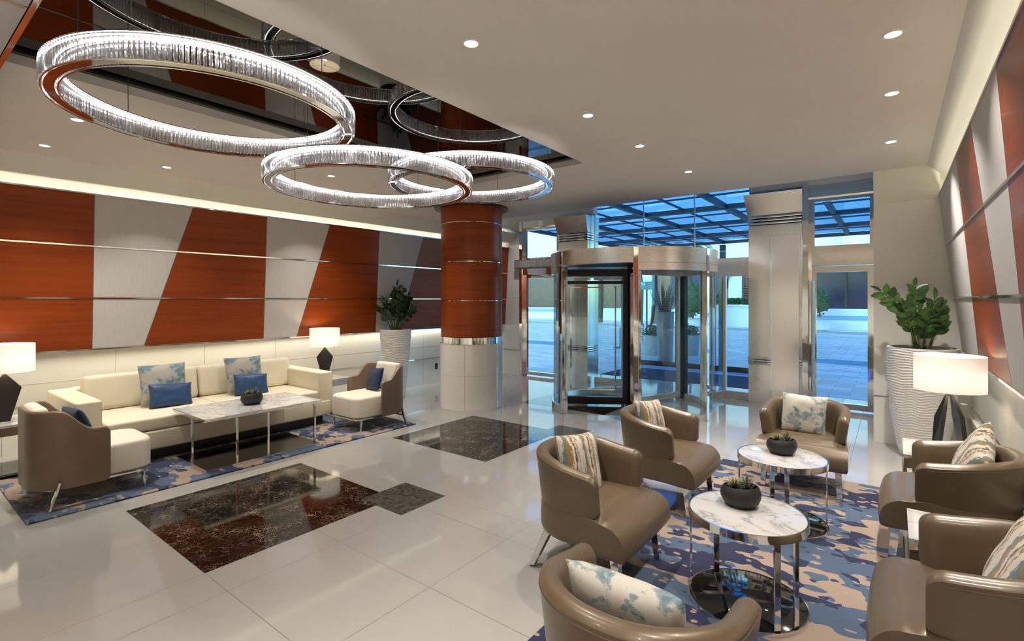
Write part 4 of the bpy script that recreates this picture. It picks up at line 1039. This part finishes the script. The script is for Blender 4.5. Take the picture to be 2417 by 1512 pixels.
for x in (.6, 2.6):
    b = BM(); lathe(b, [(1.3,4.1),(1.3,10.5)], 40, (x,-.2), cap0=True, cap1=True); obj('round_bay', b, WHITEP, bd)
b = BM(); loft(b, [[(-9.5,-.4,3.6),(-5.2,-.4,3.6),(-6.2,-.4,1.9),(-9.5,-.4,1.2)], [(-9.5,-.2,3.6),(-5.2,-.2,3.6),(-6.2,-.2,1.9),(-9.5,-.2,1.2)]]); obj('awning', b, NAVYW, bd, smooth=False)
b = BM()
for k in range(16): box(b, -4.45, -3.2, -.35, -.2, 1.5+k*.17, 1.6+k*.17)
obj('louver', b, REDW, bd, smooth=False)
# palms
def palm(label, x, y, h, seed):
    rr = random.Random(seed); t = thing('palm_tree', label, 'palm', (x, y, -.02), 0, 'palms beyond the canopy')
    b = BM(); tube(b, [(0,0,0),(.1,0,h*.5),(.05,0,h)], .2, 10, .14); obj('trunk', b, TRUNK, t)
    b = BM()
    for k in range(20):
        a = 2*pi*k/20 + rr.uniform(-.1,.1); up = rr.uniform(.1,1.3); d = Vector((cos(a), sin(a), 0)); sd = Vector((-sin(a), cos(a), 0)); ln = rr.uniform(1.4,1.8)
        f = lambda s: Vector((.05,0,h)) + d*ln*s + Vector((0,0,1))*(up*ln*s - 1.25*ln*s*s)
        for i in range(16):
            s = .12+.88*i/16; c = f(s)
            for sg in (-1,1):
                e = c + sd*sg*.5*(1-.6*s) + d*.25 - Vector((0,0,.18)); b.faces.new([b.verts.new(c), b.verts.new(c+d*.06), b.verts.new(e)])
    obj('fronds', b, PALM, t, smooth=False, recalc=False)
palm('palm seen at the left under the canopy edge', -17.6, 34, 5.2, 1); palm('palm seen in the middle under the canopy edge', -13.6, 32, 5.0, 2); palm('palm seen under the canopy edge nearest the mirror pillar', -11.5, 35.8, 5.3, 3)
# teal sign, easel, planters and cafe set beyond the revolving door
sg = thing('street_sign', 'teal sign board with white lettering outside the revolving door', 'sign', (-9.88, 24.2, -.02))
b = BM(); tube(b, [(-.05,.05,0),(-.05,.05,2.6)], .04, 8); obj('post', b, BEAM, sg)
b = BM(); box(b, -.375, .375, -.03, 0, 2.2, 2.61); obj('sign_board', b, TEAL, sg, smooth=False)
b = BM()   # white emblem on the left, three short lines of far-off illegible lettering on the right
for q in ((-.35,-.26,2.53,2.565),(-.29,-.26,2.44,2.53),(-.235,-.21,2.46,2.58),(-.15,-.125,2.46,2.58),(-.235,-.125,2.43,2.46),(-.345,-.32,2.50,2.53)): box(b, q[0], q[1], -.036, -.029, q[2], q[3])
lr = random.Random(4)
for z, h, x0, x1 in ((2.52,.045,.08,.30),(2.42,.04,.04,.26),(2.32,.05,.02,.29)):
    x = x0
    while x < x1:
        w_ = lr.uniform(.012,.03); hh = h*lr.choice((.5,.7,1)); box(b, x, x+w_*.55, -.036, -.029, z-h/2, z-h/2+hh); box(b, x, x+w_, -.036, -.029, z-h/2+hh*.4, z-h/2+hh*.4+.012); x += w_+.008
obj('lettering', b, SIGNW, sg, smooth=False)
ea = thing('easel_sign', 'brown folding easel sign standing on the paving', 'easel', (-7.2, 18.6, -.02))
b = BM(); bar(b, (-.28,-.2,0), (-.14,0,1.5), .05); bar(b, (.28,-.2,0), (.14,0,1.5), .05); bar(b, (0,.45,0), (0,.05,1.45), .05); obj('frame', b, REDW, ea, smooth=False)
b = BM(); box(b, -.25, .25, -.12, -.09, .75, 1.45, Matrix.Rotation(R(-7), 4, 'X')); obj('board', b, BROWNM, ea, smooth=False)
for x, y, lab in ((-5.75, 14.6, 'grey round planter tub with shrub left of the snake plant'), (-4.95, 15.3, 'grey round planter tub with shrub right of the snake plant')):
    t = thing('planter_tub', lab, 'planter', (x, y, -.02), 0, 'grey planter tubs')
    b = BM(); lathe(b, [(.26,0),(.3,.05),(.34,.62),(.3,.62),(.29,.55)], 32, cap0=True); obj('tub', b, STONEP, t)
    b = BM()
    for k in range(420):
        v = Vector((rnd.gauss(0,1),rnd.gauss(0,1),abs(rnd.gauss(0,1)))).normalized()*.34*rnd.uniform(.3,1.05); c = v+Vector((0,0,.6)); s = .05; d = Vector((rnd.gauss(0,1),rnd.gauss(0,1),rnd.gauss(0,1))).normalized(); w = d.orthogonal().normalized()
        b.faces.new([b.verts.new(c-d*s), b.verts.new(c+w*s*.5), b.verts.new(c+d*s), b.verts.new(c-w*s*.5)])
    obj('foliage', b, BUSH, t, smooth=False, recalc=False)
cf = thing('cafe_table', 'small white cafe table on the paving left of the snake plant', 'table', (-7.6, 16.2, -.02))
b = BM(); lathe(b, [(.38,.73),(.38,.755)], 32, cap0=True, cap1=True); obj('tabletop', b, SIGNW, cf)
b = BM(); tube(b, [(0,0,.02),(0,0,.73)], .03, 10); lathe(b, [(.24,0),(.24,.02)], 24, cap0=True, cap1=True); obj('pedestal', b, BEAM, cf)
ch = thing('cafe_chair', 'thin dark cafe chair beside the white cafe table', 'chair', (-6.95, 15.9, -.02), R(70))
b = BM(); rbox(b, -.2, .2, -.2, .2, .44, .47, .01, 1); obj('seat', b, BROWNM, ch)
b = BM()
for x in (-.19,.19): tube(b, [(x,-.19,.44),(x,-.24,.88)], .012, 6)
for z in (.6,.72,.85): tube(b, [(-.19,-.2-.04*(z-.44)/.44,z),(.19,-.2-.04*(z-.44)/.44,z)], .01, 6)
obj('backrest', b, BEAM, ch)
for x in (-.18,.18):
    for y in (-.18,.18):
        b = BM(); tube(b, [(x,y,.44),(x*1.2,y*1.25,0)], .012, 6); obj('leg', b, BEAM, ch)

# ---------------------------------------------------- world, camera
w = bpy.data.worlds.new('daylight'); S.world = w; w.use_nodes = True; nt = w.node_tree; nt.nodes.clear()
o = N(nt, 'ShaderNodeOutputWorld'); bg = N(nt, 'ShaderNodeBackground')
sky = N(nt, 'ShaderNodeTexSky', sky_type='NISHITA'); sky.sun_disc = False; sky.sun_elevation = R(22); sky.sun_rotation = R(200); sky.air_density = 1.3
mul = N(nt, 'ShaderNodeMix', data_type='RGBA', blend_type='MULTIPLY'); mul.inputs[0].default_value = 1; mul.inputs[7].default_value = (.44,.82,1.12,1)
L(nt, sky.outputs[0], mul.inputs[6]); L(nt, mul.outputs[2], bg.inputs[0]); bg.inputs[1].default_value = .52
L(nt, bg.outputs[0], o.inputs[0])
cam = bpy.data.cameras.new('camera'); co = bpy.data.objects.new('camera', cam); COL.objects.link(co)
cam.sensor_width = 36; cam.lens = 36*1176.38/2417; cam.shift_y = -48/2417; cam.clip_start = .02; cam.clip_end = 300
co.location = (0,0,1.65); co.rotation_euler = (pi/2, 0, R(37.4026)); S.camera = co
S.view_settings.view_transform = 'Standard'; S.view_settings.look = 'None'; S.view_settings.exposure = .08; S.view_settings.gamma = 1
cy = S.cycles; cy.max_bounces = 12; cy.diffuse_bounces = 4; cy.glossy_bounces = 6; cy.transmission_bounces = 8; cy.transparent_max_bounces = 24
cy.caustics_reflective = False; cy.caustics_refractive = False; cy.sample_clamp_indirect = 6; cy.use_denoising = True
